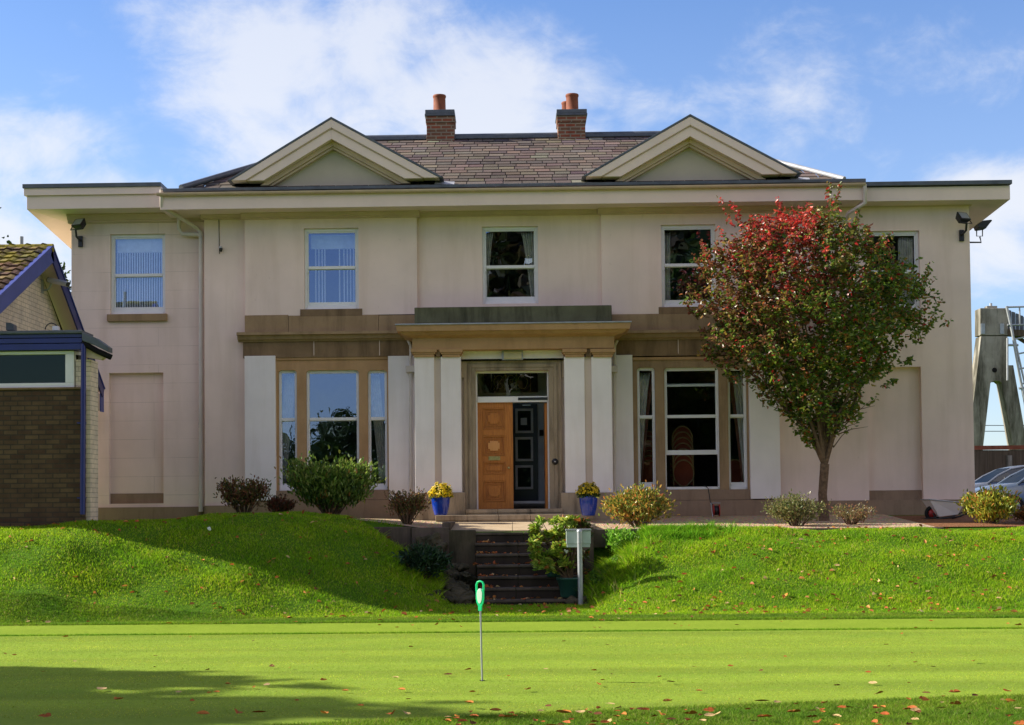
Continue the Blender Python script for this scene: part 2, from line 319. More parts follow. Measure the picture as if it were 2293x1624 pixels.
# ------------------------------------------------------------------ object helpers
def tag(o, label=None, cat=None, group=None, kind=None):
    for k, v in (('label', label), ('category', cat), ('group', group), ('kind', kind)):
        if v: o[k] = v
    return o
def empty(name, loc=(0, 0, 0)):
    o = bpy.data.objects.new(name, None); COL.objects.link(o); o.location = loc; o.empty_display_size = .2; return o
def setparent(o, p):
    o.parent = p; 
    if p is not None:
        m = Matrix.Identity(4); q = p
        while q is not None: m = Matrix.Translation(q.location) @ m; q = q.parent
        o.location = Vector(o.location) - m.translation
class MB:
    def __init__(s): s.v = []; s.f = []; s.mi = []; s.cur = 0; s.sm = []
    def add(s, vs, fs, smooth=False):
        o = len(s.v); s.v += [tuple(p) for p in vs]
        for f in fs: s.f.append([o + i for i in f]); s.mi.append(s.cur); s.sm.append(smooth)
    def box(s, x0, x1, y0, y1, z0, z1):
        s.add([(x0, y0, z0), (x1, y0, z0), (x1, y1, z0), (x0, y1, z0), (x0, y0, z1), (x1, y0, z1), (x1, y1, z1), (x0, y1, z1)],
              [(0, 3, 2, 1), (4, 5, 6, 7), (0, 1, 5, 4), (1, 2, 6, 5), (2, 3, 7, 6), (3, 0, 4, 7)]); return s
    def obox(s, a, b, w, h, up=(0, 0, 1)):          # beam from a to b
        a, b = Vector(a), Vector(b); d = (b - a).normalized(); u = Vector(up)
        r = d.cross(u).normalized() * w / 2; u = r.cross(d).normalized() * h / 2
        s.add([a - r - u, a + r - u, a + r + u, a - r + u, b - r - u, b + r - u, b + r + u, b - r + u],
              [(0, 1, 2, 3), (4, 7, 6, 5), (0, 4, 5, 1), (1, 5, 6, 2), (2, 6, 7, 3), (3, 7, 4, 0)]); return s
    def extx(s, x0, x1, prof):                      # profile [(y,z)] extruded along x
        n = len(prof); s.add([(x0, y, z) for y, z in prof] + [(x1, y, z) for y, z in prof],
              [tuple((i, (i + 1) % n, n + (i + 1) % n, n + i)) for i in range(n)] + [tuple(range(n))[::-1], tuple(range(n, 2 * n))]); return s
    def exty(s, y0, y1, prof):                      # outline [(x,z)] extruded along y
        n = len(prof); s.add([(x, y0, z) for x, z in prof] + [(x, y1, z) for x, z in prof],
              [tuple(((i + 1) % n, i, n + i, n + (i + 1) % n)) for i in range(n)] + [tuple(range(n)), tuple(range(n, 2 * n))[::-1]]); return s
    def tube(s, pts, r, n=8, cap=True):
        pts = [Vector(p) for p in pts]; rs = r if isinstance(r, (list, tuple)) else [r] * len(pts); o = len(s.v); vs = []; prev = None
        for i, p in enumerate(pts):
            d = (pts[min(i + 1, len(pts) - 1)] - pts[max(i - 1, 0)]).normalized()
            a = (prev if prev is not None else (Vector((0, 0, 1)) if abs(d.z) < .9 else Vector((1, 0, 0))))
            a = (a - d * a.dot(d)).normalized(); b = d.cross(a); prev = a
            for k in range(n):
                t = 2 * math.pi * k / n; vs.append(p + (a * math.cos(t) + b * math.sin(t)) * rs[i])
        fs = [(i * n + k, i * n + (k + 1) % n, (i + 1) * n + (k + 1) % n, (i + 1) * n + k) for i in range(len(pts) - 1) for k in range(n)]
        s.add(vs, fs, True)
        if cap: s.add(vs[:n], [tuple(range(n))[::-1]]); s.add(vs[-n:], [tuple(range(n))])
        return s
    def lathe(s, c, prof, n=24):                    # [(r,z)]
        vs = [(c[0] + r * math.cos(2 * math.pi * k / n), c[1] + r * math.sin(2 * math.pi * k / n), c[2] + z) for r, z in prof for k in range(n)]
        s.add(vs, [(i * n + k, i * n + (k + 1) % n, (i + 1) * n + (k + 1) % n, (i + 1) * n + k) for i in range(len(prof) - 1) for k in range(n)], True); return s
    def build(s, name, mat, parent=None, bevel=0):
        me = bpy.data.meshes.new(name); me.from_pydata(s.v, [], s.f)
        for m in (mat if isinstance(mat, list) else [mat]): me.materials.append(M[m] if isinstance(m, str) else m)
        me.polygons.foreach_set('material_index', s.mi); me.polygons.foreach_set('use_smooth', s.sm); me.update()
        o = bpy.data.objects.new(name, me); COL.objects.link(o)
        if parent is not None: setparent(o, parent)
        if bevel:
            b = o.modifiers.new('bevel', 'BEVEL'); b.width = bevel; b.segments = 2; b.limit_method = 'ANGLE'; b.harden_normals = False
        return o
def npmesh(name, verts, faces, mat, tones=None, parent=None, smooth=False):
    """verts (n,3), faces (m,k) with k constant, tones (m,3) per face"""
    me = bpy.data.meshes.new(name); k = faces.shape[1]; m = len(faces)
    me.vertices.add(len(verts)); me.vertices.foreach_set('co', verts.astype(np.float32).ravel())
    me.loops.add(m * k); me.loops.foreach_set('vertex_index', faces.astype(np.int32).ravel())
    me.polygons.add(m); me.polygons.foreach_set('loop_start', np.arange(0, m * k, k, dtype=np.int32))
    me.polygons.foreach_set('loop_total', np.full(m, k, dtype=np.int32))
    me.polygons.foreach_set('use_smooth', np.full(m, bool(smooth)))
    me.materials.append(M[mat] if isinstance(mat, str) else mat)
    if tones is not None:
        a = me.attributes.new('tone', 'FLOAT_COLOR', 'FACE'); c = np.ones((m, 4), dtype=np.float32); c[:, :3] = tones; a.data.foreach_set('color', c.ravel())
    me.update(calc_edges=True)
    o = bpy.data.objects.new(name, me); COL.objects.link(o)
    if parent is not None: setparent(o, parent)
    return o
def norm(a): return a / np.maximum(np.linalg.norm(a, axis=1, keepdims=True), 1e-9)
def leaves(name, pos, dirs, size, tones, mat='leaf', parent=None, width=.5, fold=.25, nhint=None):
    """folded leaves with a rounded outline: two quads each"""
    n = len(pos); d = norm(dirs); r = norm(rng.normal(size=(n, 3)) if nhint is None else nhint + rng.normal(size=(n, 3)) * .5)
    side = norm(np.cross(d, r)); up = np.cross(side, d); L = size[:, None]; W = L * width
    base = pos; q1 = pos + d * L * .3 - side * W * .5 + up * L * fold * .5; q2 = pos + d * L * .75 - side * W * .38 + up * L * fold * .3
    tip = pos + d * L - up * L * .15; q3 = pos + d * L * .75 + side * W * .38 + up * L * fold * .3; q4 = pos + d * L * .3 + side * W * .5 + up * L * fold * .5
    V = np.stack([base, q1, q2, tip, q3, q4], 1).reshape(-1, 3); i = np.arange(n)[:, None] * 6
    Fc = np.concatenate([i + np.array([[0, 3, 2, 1]]), i + np.array([[0, 5, 4, 3]])], 0)
    return npmesh(name, V, Fc, mat, np.concatenate([tones, tones], 0), parent)
def pick(palette, n, jit=.18):
    cols = np.array([p[1] for p in palette]); w = np.array([p[0] for p in palette], float); w /= w.sum()
    c = cols[rng.choice(len(cols), n, p=w)]
    return np.clip(c * (1 + rng.normal(size=(n, 1)) * jit) * (1 + rng.normal(size=(n, 3)) * jit * .3), .003, .9)

# ------------------------------------------------------------------ ground
def sstep(a, b, x):
    t = np.clip((x - a) / (b - a), 0, 1); return t * t * (3 - 2 * t)
YE = -3.85                                             # front edge of the terrace
def terr(x, y):
    x = np.asarray(x, float); y = np.asarray(y, float)
    H = np.interp(x, [-30, -7, -6.0, -5.2, -3.6, -2.4, -1.2, 1.2, 2.2, 30], [1.33, 1.33, 1.31, 1.44, 1.44, 1.31, 1.14, 1.13, 1.13, 1.10])
    yc = np.interp(x, [-30, -6.7, -4.6, -2.4, 2, 30], [-6.3, -6.2, -5.0, -4.1, YE, YE]); yt = np.interp(x, [-30, -7, -4, -1.5, 2, 30], [-9.3, -9.1, -8.6, -7.4, -7.6, -8.2])
    u = np.clip((y - yt) / (yc - yt), 0, 1)
    s = .62 * (u * u * (3 - 2 * u)) + .38 * np.sin(u * math.pi / 2)
    s = np.where(u < .12, s * (u / .12) ** .5, s)
    cl = sstep(-1.0, -2.75, x) if False else np.clip((-1.0 - x) / 1.75, 0, 1); cl = cl * cl * (3 - 2 * cl) * .72 + .28 * np.clip((-.98 - x) / .22, 0, 1)
    cr = np.clip((x - 1.18) / 1.25, 0, 1); cr = cr * cr * (3 - 2 * cr) * .75 + .25 * np.clip((x - 1.15) / .12, 0, 1)
    C = np.where(x < 0, cl, cr)
    up = np.clip((y - YE) / (0 - YE), 0, 1)
    Hb = np.interp(x, [-30, -6, -5, -2, 2, 30], [1.33, 1.30, 1.36, 1.33, 1.335, 1.32])
    h = np.where(y < YE, H * s * C, H + (Hb - H) * up)
    far = (y < YE) & (y > yt)
    bumps = .05 * np.sin(x * 1.7 + y * 2.1) * np.sin(y * 2.7 - x * .8) + .02 * np.sin(x * 5.1 + 1) * np.sin(y * 6.3)
    h = h + np.where(far, bumps * np.clip(s * 3, 0, 1) * C, 0)
    return h
xs = np.unique(np.concatenate([np.arange(-14, 14.01, .12), np.array([-1500, -600, -200, -90, -50, -30, -20, 17, 20, 30, 50, 90, 200, 600, 1500]), [-1.03, -1.01, 1.14, 1.16]]))
ys = np.unique(np.concatenate([np.arange(-10, YE, .12), [YE - .01, YE + .01], np.arange(YE + .12, 1.0, .3), np.array([-1500, -500, -150, -60, -30, -24, -20, -18, -16, -14, -12, -11, 3, 10, 20, 40, 80, 200, 600, 1500])]))
gx, gy = np.meshgrid(xs, ys); gz = terr(gx, gy)
V = np.stack([gx.ravel(), gy.ravel(), gz.ravel()], 1); nx, ny = len(xs), len(ys)
ii, jj = np.meshgrid(np.arange(nx - 1), np.arange(ny - 1)); a = (jj * nx + ii).ravel(); FC = np.stack([a, a + 1, a + nx + 1, a + nx], 1)
tag(npmesh('ground', V, FC, 'soil', None, None, True), kind='structure')

def sheet(name, x0, x1, yf0, yf1, mat, dz=.004, nx=60, ny=20, flat=None):
    X = np.linspace(x0, x1, nx); Vv = []
    for t in np.linspace(0, 1, ny):
        yy = yf0(X) * (1 - t) + yf1(X) * t; Vv.append(np.stack([X, yy, (terr(X, yy) if flat is None else np.full_like(X, flat)) + dz], 1))
    Vv = np.concatenate(Vv); ii, jj = np.meshgrid(np.arange(nx - 1), np.arange(ny - 1)); a = (jj * nx + ii).ravel()
    return tag(npmesh(name, Vv, np.stack([a, a + 1, a + nx + 1, a + nx], 1), mat, None, None, True), kind='structure')
GF = G(1149, 1418)[1]; FR = G(1149, 1393)[1]
gyf = lambda X: GF + .02 * np.sin(X * .8)
def near_edge(X):                                     # curved near edge of the green
    pts = sorted([G(*p) for p in ((-400, 1730), (300, 1655), (620, 1628), (800, 1618), (1000, 1611), (1149, 1603), (1500, 1588), (1850, 1575), (2293, 1560), (2600, 1550))])
    return np.interp(X, [p[0] for p in pts], [p[1] for p in pts])
sheet('fringe_turf', -16, 16, near_edge, lambda X: np.full_like(X, FR), 'fringe', .004, 200, 60)
sheet('putting_green', -15.9, 15.9, lambda X: near_edge(X) + .02, gyf, 'green', .008, 200, 60)
sheet('gravel_bed', -2.9, -1.12, lambda X: np.full_like(X, YE + .05), lambda X: np.full_like(X, -.25), 'gravel', .02, 60, 40)
sheet('gravel_terrace', 1.27, 7.2, lambda X: np.full_like(X, YE + .05), lambda X: np.full_like(X, .3), 'gravel', .02, 60, 40)
sheet('bark_mulch', 7.2, 16, lambda X: np.full_like(X, YE + .05), lambda X: np.full_like(X, -.6), 'mulch', .022, 60, 20)
sheet('car_park', 9.3, 60, lambda X: np.full_like(X, 1.0), lambda X: np.full_like(X, 34), 'tarmac', .02, 20, 20)

# grass blades --------------------------------------------------------
def blades(name, x, y, h, w, pal, lean=.35, z=None, jit=.2, mul=None):
    n = len(x); z = terr(x, y) if z is None else z
    p = np.stack([x, y, z], 1); a = rng.uniform(0, 2 * math.pi, n); s = np.stack([np.cos(a), np.sin(a), np.zeros(n)], 1)
    l = rng.normal(size=(n, 2)) * lean; hh = h * rng.uniform(.5, 1.25, n); up = np.stack([l[:, 0], l[:, 1], np.ones(n)], 1) * hh[:, None]
    ww = (w * rng.uniform(.6, 1.3, n))[:, None] / 2
    V = np.stack([p - s * ww, p + s * ww, p + up * .6 + s * ww * .7, p + up * .6 - s * ww * .7, p + up * np.array([1.35, 1.35, 1])], 1).reshape(-1, 3)
    i = np.arange(n)[:, None] * 5; pt = .5 * np.sin(x * 1.9 + 1.3 * np.sin(y * 1.3)) * np.sin(y * 3.7 + np.sin(x * 1.1) * 1.6) + .3 * np.sin(x * 6.3 + y * 2) * np.sin(y * 8.7 - x)
    F3 = np.concatenate([i + np.array([[0, 1, 2]]), i + np.array([[0, 2, 3]]), i + np.array([[3, 2, 4]])], 0); t = pick(pal, n, jit) * np.stack([1 + .45 * pt, 1 + .22 * pt, 1 + .2 * pt], 1)
    if mul is not None: t = t * mul[:, None]
    return npmesh(name, V, F3, 'blade', np.concatenate([t, t, t], 0))
PB = [(5, (.24, .42, .010)), (4, (.32, .51, .015)), (2, (.14, .27, .010)), (1.8, (.38, .50, .04)), (.8, (.46, .40, .12))]
def fr_ok(x, y): return np.abs(x) < (y + 30) * .37 + .5
n = 620000
x = rng.uniform(-12, 12.5, n); y = rng.uniform(-9.2, YE - .05, n)
h_ = terr(x, y); clump = .5 + .5 * np.sin(x * 3.1 + np.sin(y * 2.7) * 1.3) * np.sin(y * 4.3 + np.sin(x * 1.9))
k = fr_ok(x, y) & ((h_ > .012) | (rng.random(n) < .7)) & ~((x > -.95) & (x < 1.02) & (y > -5.85)) & ~((x > -1.05) & (x < 1.2) & (y > -4.2)) & ~((x < -6.65) & (y > -6.0)) & (rng.random(n) < .55 + .45 * clump)
x, y, clump = x[k], y[k], clump[k]
hh = (.022 + .028 * clump) * (1 - .5 * sstep(-7.4, -8.6, y)) * np.where((x > 2) & (y > YE - .35), .55, 1)
tag(blades('grass', x, y, hh, .008, PB, .45), kind='stuff', label='short green grass covering the sloping banks in front of the house', cat='grass')
# upper lawn on the left terrace
n = 60000; x = rng.uniform(-9, -1.9, n); y = rng.uniform(YE, -1.2, n)
k = fr_ok(x, y) & ~((x < -6.65) & (y < -2)) & ~((x > -2.95) & (y > -3.8)) & ~((x > -4.0) & (y > -1.9)); x, y = x[k], y[k]
tag(blades('grass', x, y, np.full(len(x), .07), .009, PB, .5), kind='stuff', label='shaded grass on the terrace below the left windows', cat='grass')
# fringe strip and near rough
PF = [(5, (.14, .25, .018)), (4, (.19, .31, .026)), (2, (.09, .18, .012)), (.7, (.32, .30, .10))]
n = 120000; x = rng.uniform(-9, 9, n); y = rng.uniform(FR - .05, -8.3, n); k = fr_ok(x, y); x, y = x[k], y[k]
tag(blades('grass', x, y, np.full(len(x), .03), .007, PF, .6), kind='stuff', label='mown strip of grass between the green and the banks', cat='grass')
n = 26000; x = rng.uniform(-9, 9, n); y = GF + np.abs(rng.normal(size=n)) * .05 + .01; k = fr_ok(x, y); x, y = x[k], y[k]
blk = blades('grass', x, y, np.full(len(x), .028), .006, [(1, (.13, .26, .012)), (1, (.19, .36, .018))], .5)
tag(blk, kind='stuff', label='dark lip of longer grass along the far edge of the green', cat='grass')
n = 26000; x = rng.uniform(-9, 9, n); y = FR + np.abs(rng.normal(size=n)) * .05 + .01; k = fr_ok(x, y); x, y = x[k], y[k]
tag(blades('grass', x, y, np.full(len(x), .035), .006, [(1, (.13, .26, .012)), (1, (.19, .36, .018))], .5), kind='stuff', label='uneven lip of grass at the foot of the banks', cat='grass')
n = 230000; x = rng.uniform(-4.5, 5.5, n); ne = near_edge(x); y = ne - rng.uniform(-.04, 2.2, n) ** 1.0; k = (y > -19.6) & (np.abs(x) < (y + 30) * .37 + .3); x, y = x[k], y[k]
tag(blades('grass', x, y, .022 + .014 * rng.random(len(x)), .0045, PF, .6), kind='stuff', label='rough grass scattered with leaves along the near edge of the green', cat='grass')
n = 300000; x = rng.uniform(-7.5, 7.5, n); y = rng.uniform(-18.6, GF, n); k = fr_ok(x, y) & (y > near_edge(x)); x, y = x[k], y[k]
ST_ = np.tanh(2.5 * np.sin(5.1 * (y + .12 * np.sin(x * .5) + .35 * np.sin(y * 1.1)))) * (.6 + .4 * np.sin(y * 1.9 + 1))
tag(blades('grass', x, y, np.full(len(x), .010), .0035, [(4, (.31, .42, .038)), (3, (.39, .49, .05)), (2, (.24, .31, .025)), (.5, (.50, .46, .15))], .9, z=np.full(len(x), .006), jit=.22, mul=1 + .20 * ST_), kind='stuff', label='closely mown grass of the putting green with faint stripes', cat='grass')
# long weeds
def tuft(cx, cy, sx, sy, n, h, label, pal, w=.012):
    x = cx + rng.normal(size=n) * sx; y = cy + rng.normal(size=n) * sy; x = np.where(np.abs(x) < 1.16, np.sign(cx) * 1.2, x)
    y = np.minimum(y, YE - .05); cl = np.abs(np.sin(x * 9) * np.sin(y * 8))
    return tag(blades('long_grass', x, y, h * (.5 + cl), w, pal, .55), label=label, cat='grass', kind='stuff')
tuft(1.5, -4.75, .30, .5, 20000, .14, 'long ragged grass spilling down beside the steps', PB)
tuft(2.2, -4.2, .6, .22, 16000, .12, 'bright long grass growing under the gravel kerb', [(2, (.12, .30, .012)), (2, (.2, .42, .02))])
tuft(-1.55, -4.9, .3, .5, 9000, .10, 'long shaded grass beside the rubble edging', PB)

# ------------------------------------------------------------------ HOUSE
house = empty('country_house', (0, 0, 1.2))
tag(house, 'large cream rendered two storey house with twin pediments, stone portico and slate roof', 'house')
ZT = lambda Y, y=0: PZ(Y, y)

def wall(name, x0, x1, z0, z1, y, mat, ops=(), reveal=.16, ret=.5, rev_mat=None):
    """front wall sheet with openings (x0,x1,z0,z1), reveals and side returns: one mesh"""
    b = MB(); X = sorted({x0, x1, *[o[0] for o in ops], *[o[1] for o in ops]}); Z = sorted({z0, z1, *[o[2] for o in ops], *[o[3] for o in ops]})
    for i in range(len(X) - 1):
        for j in range(len(Z) - 1):
            cx, cz = (X[i] + X[i + 1]) / 2, (Z[j] + Z[j + 1]) / 2
            if any(o[0] < cx < o[1] and o[2] < cz < o[3] for o in ops): continue
            b.add([(X[i], y, Z[j]), (X[i + 1], y, Z[j]), (X[i + 1], y, Z[j + 1]), (X[i], y, Z[j + 1])], [(0, 1, 2, 3)])
    for (a, c, d, e) in ops:
        r = y + reveal
        b.add([(a, y, d), (a, r, d), (a, r, e), (a, y, e)], [(0, 1, 2, 3)]); b.add([(c, y, d), (c, r, d), (c, r, e), (c, y, e)], [(3, 2, 1, 0)])
        b.add([(a, y, e), (c, y, e), (c, r, e), (a, r, e)], [(3, 2, 1, 0)]); b.add([(a, y, d), (c, y, d), (c, r, d), (a, r, d)], [(0, 1, 2, 3)])
    b.add([(x0, y, z0), (x0, y + ret, z0), (x0, y + ret, z1), (x0, y, z1)], [(3, 2, 1, 0)]); b.add([(x1, y, z0), (x1, y + ret, z0), (x1, y + ret, z1), (x1, y, z1)], [(0, 1, 2, 3)])
    return b.build(name, mat, house)

YW = .25; YB = -.12                                    # wing plane, bay plane; the main block is y = 0
def win_rect(X0, Y0, X1, Y1, y): return RC(X0, Y0, X1, Y1, y)
xl = PX(160, YW, 700); xm = PX(458, 0, 800); xb0 = PX(549, YB, 700); xb1 = PX(934, YB, 600); xc1 = PX(1347, YB, 600); xd1 = PX(1747, YB, 950); xr = PX(2177, 0, 800)
zs = ZT(470); zg = 1.0
zpl = ZT(1128, YW)
W1 = win_rect(247, 524, 370, 703, YW); rec = win_rect(244, 835, 366, 1128, YW)
wall('wall', xl, xm + .3, zpl, PZ(478, YW, 300), YW, 'cream_joint', [W1, rec], .12)
p = MB(); p.box(rec[0] - .05, rec[1] + .05, YW + .115, YW + .3, PZ(1105, YW, 300), rec[3] + .02); p.build('blind_panel', 'cream_joint', house)
p = MB(); p.box(rec[0] - .05, rec[1] + .05, YW + .10, YW + .3, rec[2], PZ(1105, YW, 300) - .002); p.build('panel_sill', 'plinth', house)
wall('wall', xm, xb0 + .05, ZT(1126), zs, 0, 'cream', (), .1)
W2 = win_rect(681, 511, 803, 692, YB); W3 = win_rect(1080, 507, 1205, 680, 0); W4 = win_rect(1481, 503, 1603, 687, YB); W5 = win_rect(1937, 517, 2060, 697, 0)
wall('wall', xb0, xb1, PZ(706, YB, 740), zs, YB, 'cream', [W2], .13, .12)
wall('wall', xb1 - .02, xc1 + .02, ZT(760), zs, 0, 'cream', [W3], .13)
wall('wall', xc1, xd1 - .02, PZ(702, YB, 1550), zs, YB, 'cream', [W4], .13, .12)
rec2 = win_rect(1944, 822, 2065, 1120, 0)
wall('wall', xd1 - .05, xr, PZ(1120, 0, 2000), zs + .05, 0, 'cream', [W5, rec2], .13)
p = MB(); p.box(rec2[0] - .05, rec2[1] + .05, .125, .3, PZ(1098, 0, 2000), rec2[3] + .02); p.build('blind_panel', 'cream', house)
p = MB(); p.box(rec2[0] - .05, rec2[1] + .05, .11, .3, rec2[2], PZ(1098, 0, 2000) - .002); p.build('panel_sill', 'plinth', house)
# body behind: side walls, rear wall
p = MB()
p.add([(xl, YW + .5, zg), (xl, 9, zg), (xl, 9, 7.6), (xl, YW + .5, 7.6)], [(0, 3, 2, 1)])
p.add([(xr, .5, zg), (xr, 9, zg), (xr, 9, 7.6), (xr, .5, 7.6)], [(0, 1, 2, 3)])
p.add([(xl, 9, zg), (xr, 9, zg), (xr, 9, 7.6), (xl, 9, 7.6)], [(0, 1, 2, 3)])
p.build('side_wall', 'cream', house)
# plinth
p = MB()
p.box(xl, xm, YW - .05, YW + .2, zg, zpl); p.build('plinth', 'plinth', house); p = MB()
p.box(xm + .003, xb0 + .05, -.06, .2, zg, ZT(1126)); p.build('plinth', 'plinth', house); p = MB()
p.box(xd1 - .03, xr + .02, -.06, .2, zg, PZ(1120, 0, 2000))
p.build('plinth', 'plinth', house)

# rooms behind the windows (closed boxes)
def room(x0, x1, z0, z1, y0, y1, fl=True):
    b = MB(); b.add([(x0, y0, z0), (x1, y0, z0), (x1, y1, z0), (x0, y1, z0), (x0, y0, z1), (x1, y0, z1), (x1, y1, z1), (x0, y1, z1)],
                    [(4, 7, 6, 5), (1, 2, 6, 5), (2, 3, 7, 6), (3, 0, 4, 7)]); b.cur = 1
    b.add([(x0, y0, z0 + .001), (x1, y0, z0 + .001), (x1, y1, z0 + .001), (x0, y1, z0 + .001)], [(0, 1, 2, 3)]); return b.build('room', ['room', 'roomfloor'], house)
zf1 = PZ(745, 0); zf0 = 1.45
room(xl + .1, xm + .25, zf1, 7.35, YW + .13, 4.5)
room(xb0 + .1, xb1 - .1, zf1, 7.35, .02, 4.5); room(xb1, xc1, zf1, 7.35, .14, 4.5); room(xc1 + .1, xd1 - .1, zf1, 7.35, .02, 4.5); room(xd1 + .1, xr - .1, zf1, 7.35, .14, 4.5)
room(xb0 + .1, PX(925, 0), zf0, zf1 - .2, .06, 6); room(PX(1375, 0), xd1 - .05, zf0, zf1 - .2, .06, 6)

# stone bands, string cornices, frieze
def rbox(name, X0, Y0, X1, Y1, y0, y1, mat, bev=.004, parent=None):
    x0, x1, z0, z1 = RC(X0, Y0, X1, Y1, y0); b = MB(); b.box(x0, x1, y0, y1, z0, z1); return b.build(name, mat, parent or house, bev)
def cornice(name, x0, x1, z0, z1, yw, d, mat, steps=((0, .25), (.18, .3), (.22, .55), (.62, .7), (.68, 1), (1, 1)), parent=None, ends=True):
    """moulded course: steps are (height fraction, projection fraction)"""
    H = z1 - z0; pr = [(yw + .05, z0)] + [(yw - d * f, z0 + H * t) for t, f in steps] + [(yw + .05, z1)]
    b = MB(); b.extx(x0, x1, pr[::-1]); return b.build(name, mat, parent or house)
for side, (A, Bx, C) in {'l': (548, 930, 740), 'r': (1366, 1749, 1550)}.items():
    dY = 0 if side == 'l' else -4
    b = MB()
    cuts = [A, A + 98, A + 300, Bx] if side == 'l' else [A, Bx]
    for i in range(len(cuts) - 1):
        x0, x1, z0, z1 = RC(cuts[i], 706 + dY, cuts[i + 1], 745 + dY, YB); b.box(x0 + .003, x1 - .003, YB - .015, YB + .2, z0, z1)
    b.build('stone_band', 'stone', house, .004)
    rbox('string_course', A - 4, 756 + dY, Bx + (2 if side == 'l' else 4), 800 + dY, YB - .02, YB + .2, 'stone_d')
    x0, x1, z0, z1 = RC(A - 18 if side == 'l' else A, 742 + dY, Bx if side == 'l' else Bx + 18, 762 + dY, YB - .2)
    cornice('string_cornice', x0, x1, z0, z1, YB, .22, 'stone')
    for X in ((703, 850) if side == 'l' else (1519,)):    # pale joints in the frieze
        b = MB(); x0, z0 = P(X, 796 + dY, YB - .02); b.box(x0 - .006, x0 + .006, YB - .0225, YB, z0, z0 + .32); b.build('pale_joint', 'fascia', house)

# window sills
rbox('sill', 239, 703, 373, 719, YW - .08, YW + .15, 'stone', .008)
rbox('sill', 672, 692, 811, 708, YB - .018, YB + .15, 'stone_d'); rbox('sill', 1475, 687, 1608, 703, YB - .018, YB + .15, 'stone_d')
rbox('sill', 1932, 697, 2064, 711, -.06, .15, 'stone', .008)

# sash windows
def sash(rect, y, Ymeet, glass='glass', fw=.05, bottom=.10, horns=True, raise_to=None):
    x0, x1, z0, z1 = rect; zm = Ymeet; fr = MB()
    fr.box(x0, x0 + fw, y, y + .1, z0, z1); fr.box(x1 - fw, x1, y, y + .1, z0, z1); fr.box(x0 + fw, x1 - fw, y, y + .1, z1 - fw * 1.1, z1); fr.box(x0 + fw, x1 - fw, y - .02, y + .1, z0, z0 + .05)
    win = fr.build('window', 'frame', house, .004); s = .028
    a, b = x0 + fw, x1 - fw
    u = MB(); u.box(a, a + s, y + .015, y + .05, zm, z1 - fw * 1.1); u.box(b - s, b, y + .015, y + .05, zm, z1 - fw * 1.1); u.box(a + s, b - s, y + .015, y + .05, z1 - fw * 1.1 - .03, z1 - fw * 1.1); u.box(a + s, b - s, y + .015, y + .05, zm - .03, zm + .03)
    if horns: u.box(a, a + s * .8, y + .017, y + .048, zm - .10, zm); u.box(b - s * .8, b, y + .017, y + .048, zm - .10, zm)
    u.build('upper_sash', 'frame', win, .003)
    lz = z0 + .05 if raise_to is None else raise_to; lt = zm + .0 if raise_to is None else zm + (raise_to - z0 - .05)
    l = MB(); l.box(a, a + s, y + .055, y + .09, lz, lt); l.box(b - s, b, y + .055, y + .09, lz, lt); l.box(a + s, b - s, y + .055, y + .09, lz, lz + bottom); l.box(a + s, b - s, y + .055, y + .09, lt - .04, lt)
    l.build('lower_sash', 'frame', win, .003)
    g = MB(); g.add([(a + s, y + .032, zm + .03), (b - s, y + .032, zm + .03), (b - s, y + .032, z1 - fw), (a + s, y + .032, z1 - fw)], [(0, 1, 2, 3)]); g.build('pane', glass, win)
    tilt = .004
    g = MB(); g.add([(a + s, y + .072 + tilt, lz + bottom), (b - s, y + .072, lz + bottom), (b - s, y + .07, lt - .02), (a + s, y + .07 + tilt, lt - .02)], [(0, 1, 2, 3)]); g.build('pane', glass, win)
    return win
sash(W1, YW + .07, PZ(615, YW, 300)); sash(W2, YB + .07, PZ(598, YB, 740)); sash(W3, .07, PZ(596, 0, 1149)); sash(W4, YB + .07, PZ(592, YB, 1540)); sash(W5, .07, PZ(607, 0, 2000))

# tripartite ground floor windows
def tri(lights, Y0, Y1, Xa, Xb, Ym, dark=False):
    y = YB + .03; ops = [RC(a, Y0, b, Y1, y) for a, b in lights]
    x0 = PX(Xa, y, 950); x1 = PX(Xb, y, 950); xc = (Xa + Xb) / 2
    wall('window_surround', x0, x1, PZ(1118, y, xc), PZ(799, y, xc), y, 'stone_w' if not dark else 'stone', ops, .1, .1)
    for i, o in enumerate(ops):
        zm = PZ(Ym, y, xc); mid = i == 1
        sash(o, y + .06, zm, 'glass' if not dark else 'glass_d', .024 if not mid else .028, .09, True, PZ(1018, y, 1550) if (dark and mid) else None)
        for (cx, sx) in ((o[0], 1), (o[1], -1)):     # rounded top corners of the stone opening
            b = MB()
            r = .07; pr = [(cx, o[3])] + [(cx + sx * r * (1 - math.cos(t)), o[3] - r * (1 - math.sin(t))) for t in np.linspace(0, math.pi / 2, 6)]
            if sx < 0: pr = pr[::-1]
            b.exty(y - .0015, y + .05, pr)
            b.build('corner_fillet', 'stone_w' if not dark else 'stone', house)
    # moulded head with a thin fillet
    h0, h1, z0, z1 = RC(Xa, 799, Xb, 805, y - .03); b = MB(); b.box(x0, x1, y - .03, y + .01, z0, z1); b.build('head_fillet', 'stone_w', house)
    b = MB(); b.box(x0 - .02, x1 + .02, y - .05, y + .2, PZ(1118, y, xc) - .02, PZ(1098, y, xc)); b.build('sill', 'plinth', house, .006)
    b = MB(); b.box(x0 - .62, x1 + .62, YB - .04, .1, zg, PZ(1119, y, xc) - .015); b.build('plinth', 'plinth', house, .006)
tri([(624, 665), (686, 804), (824, 867)], 829, 1099, 616, 871, 938)
tri([(1428, 1468), (1489, 1611), (1631, 1673)], 823, 1096, 1418, 1680, 932, True)
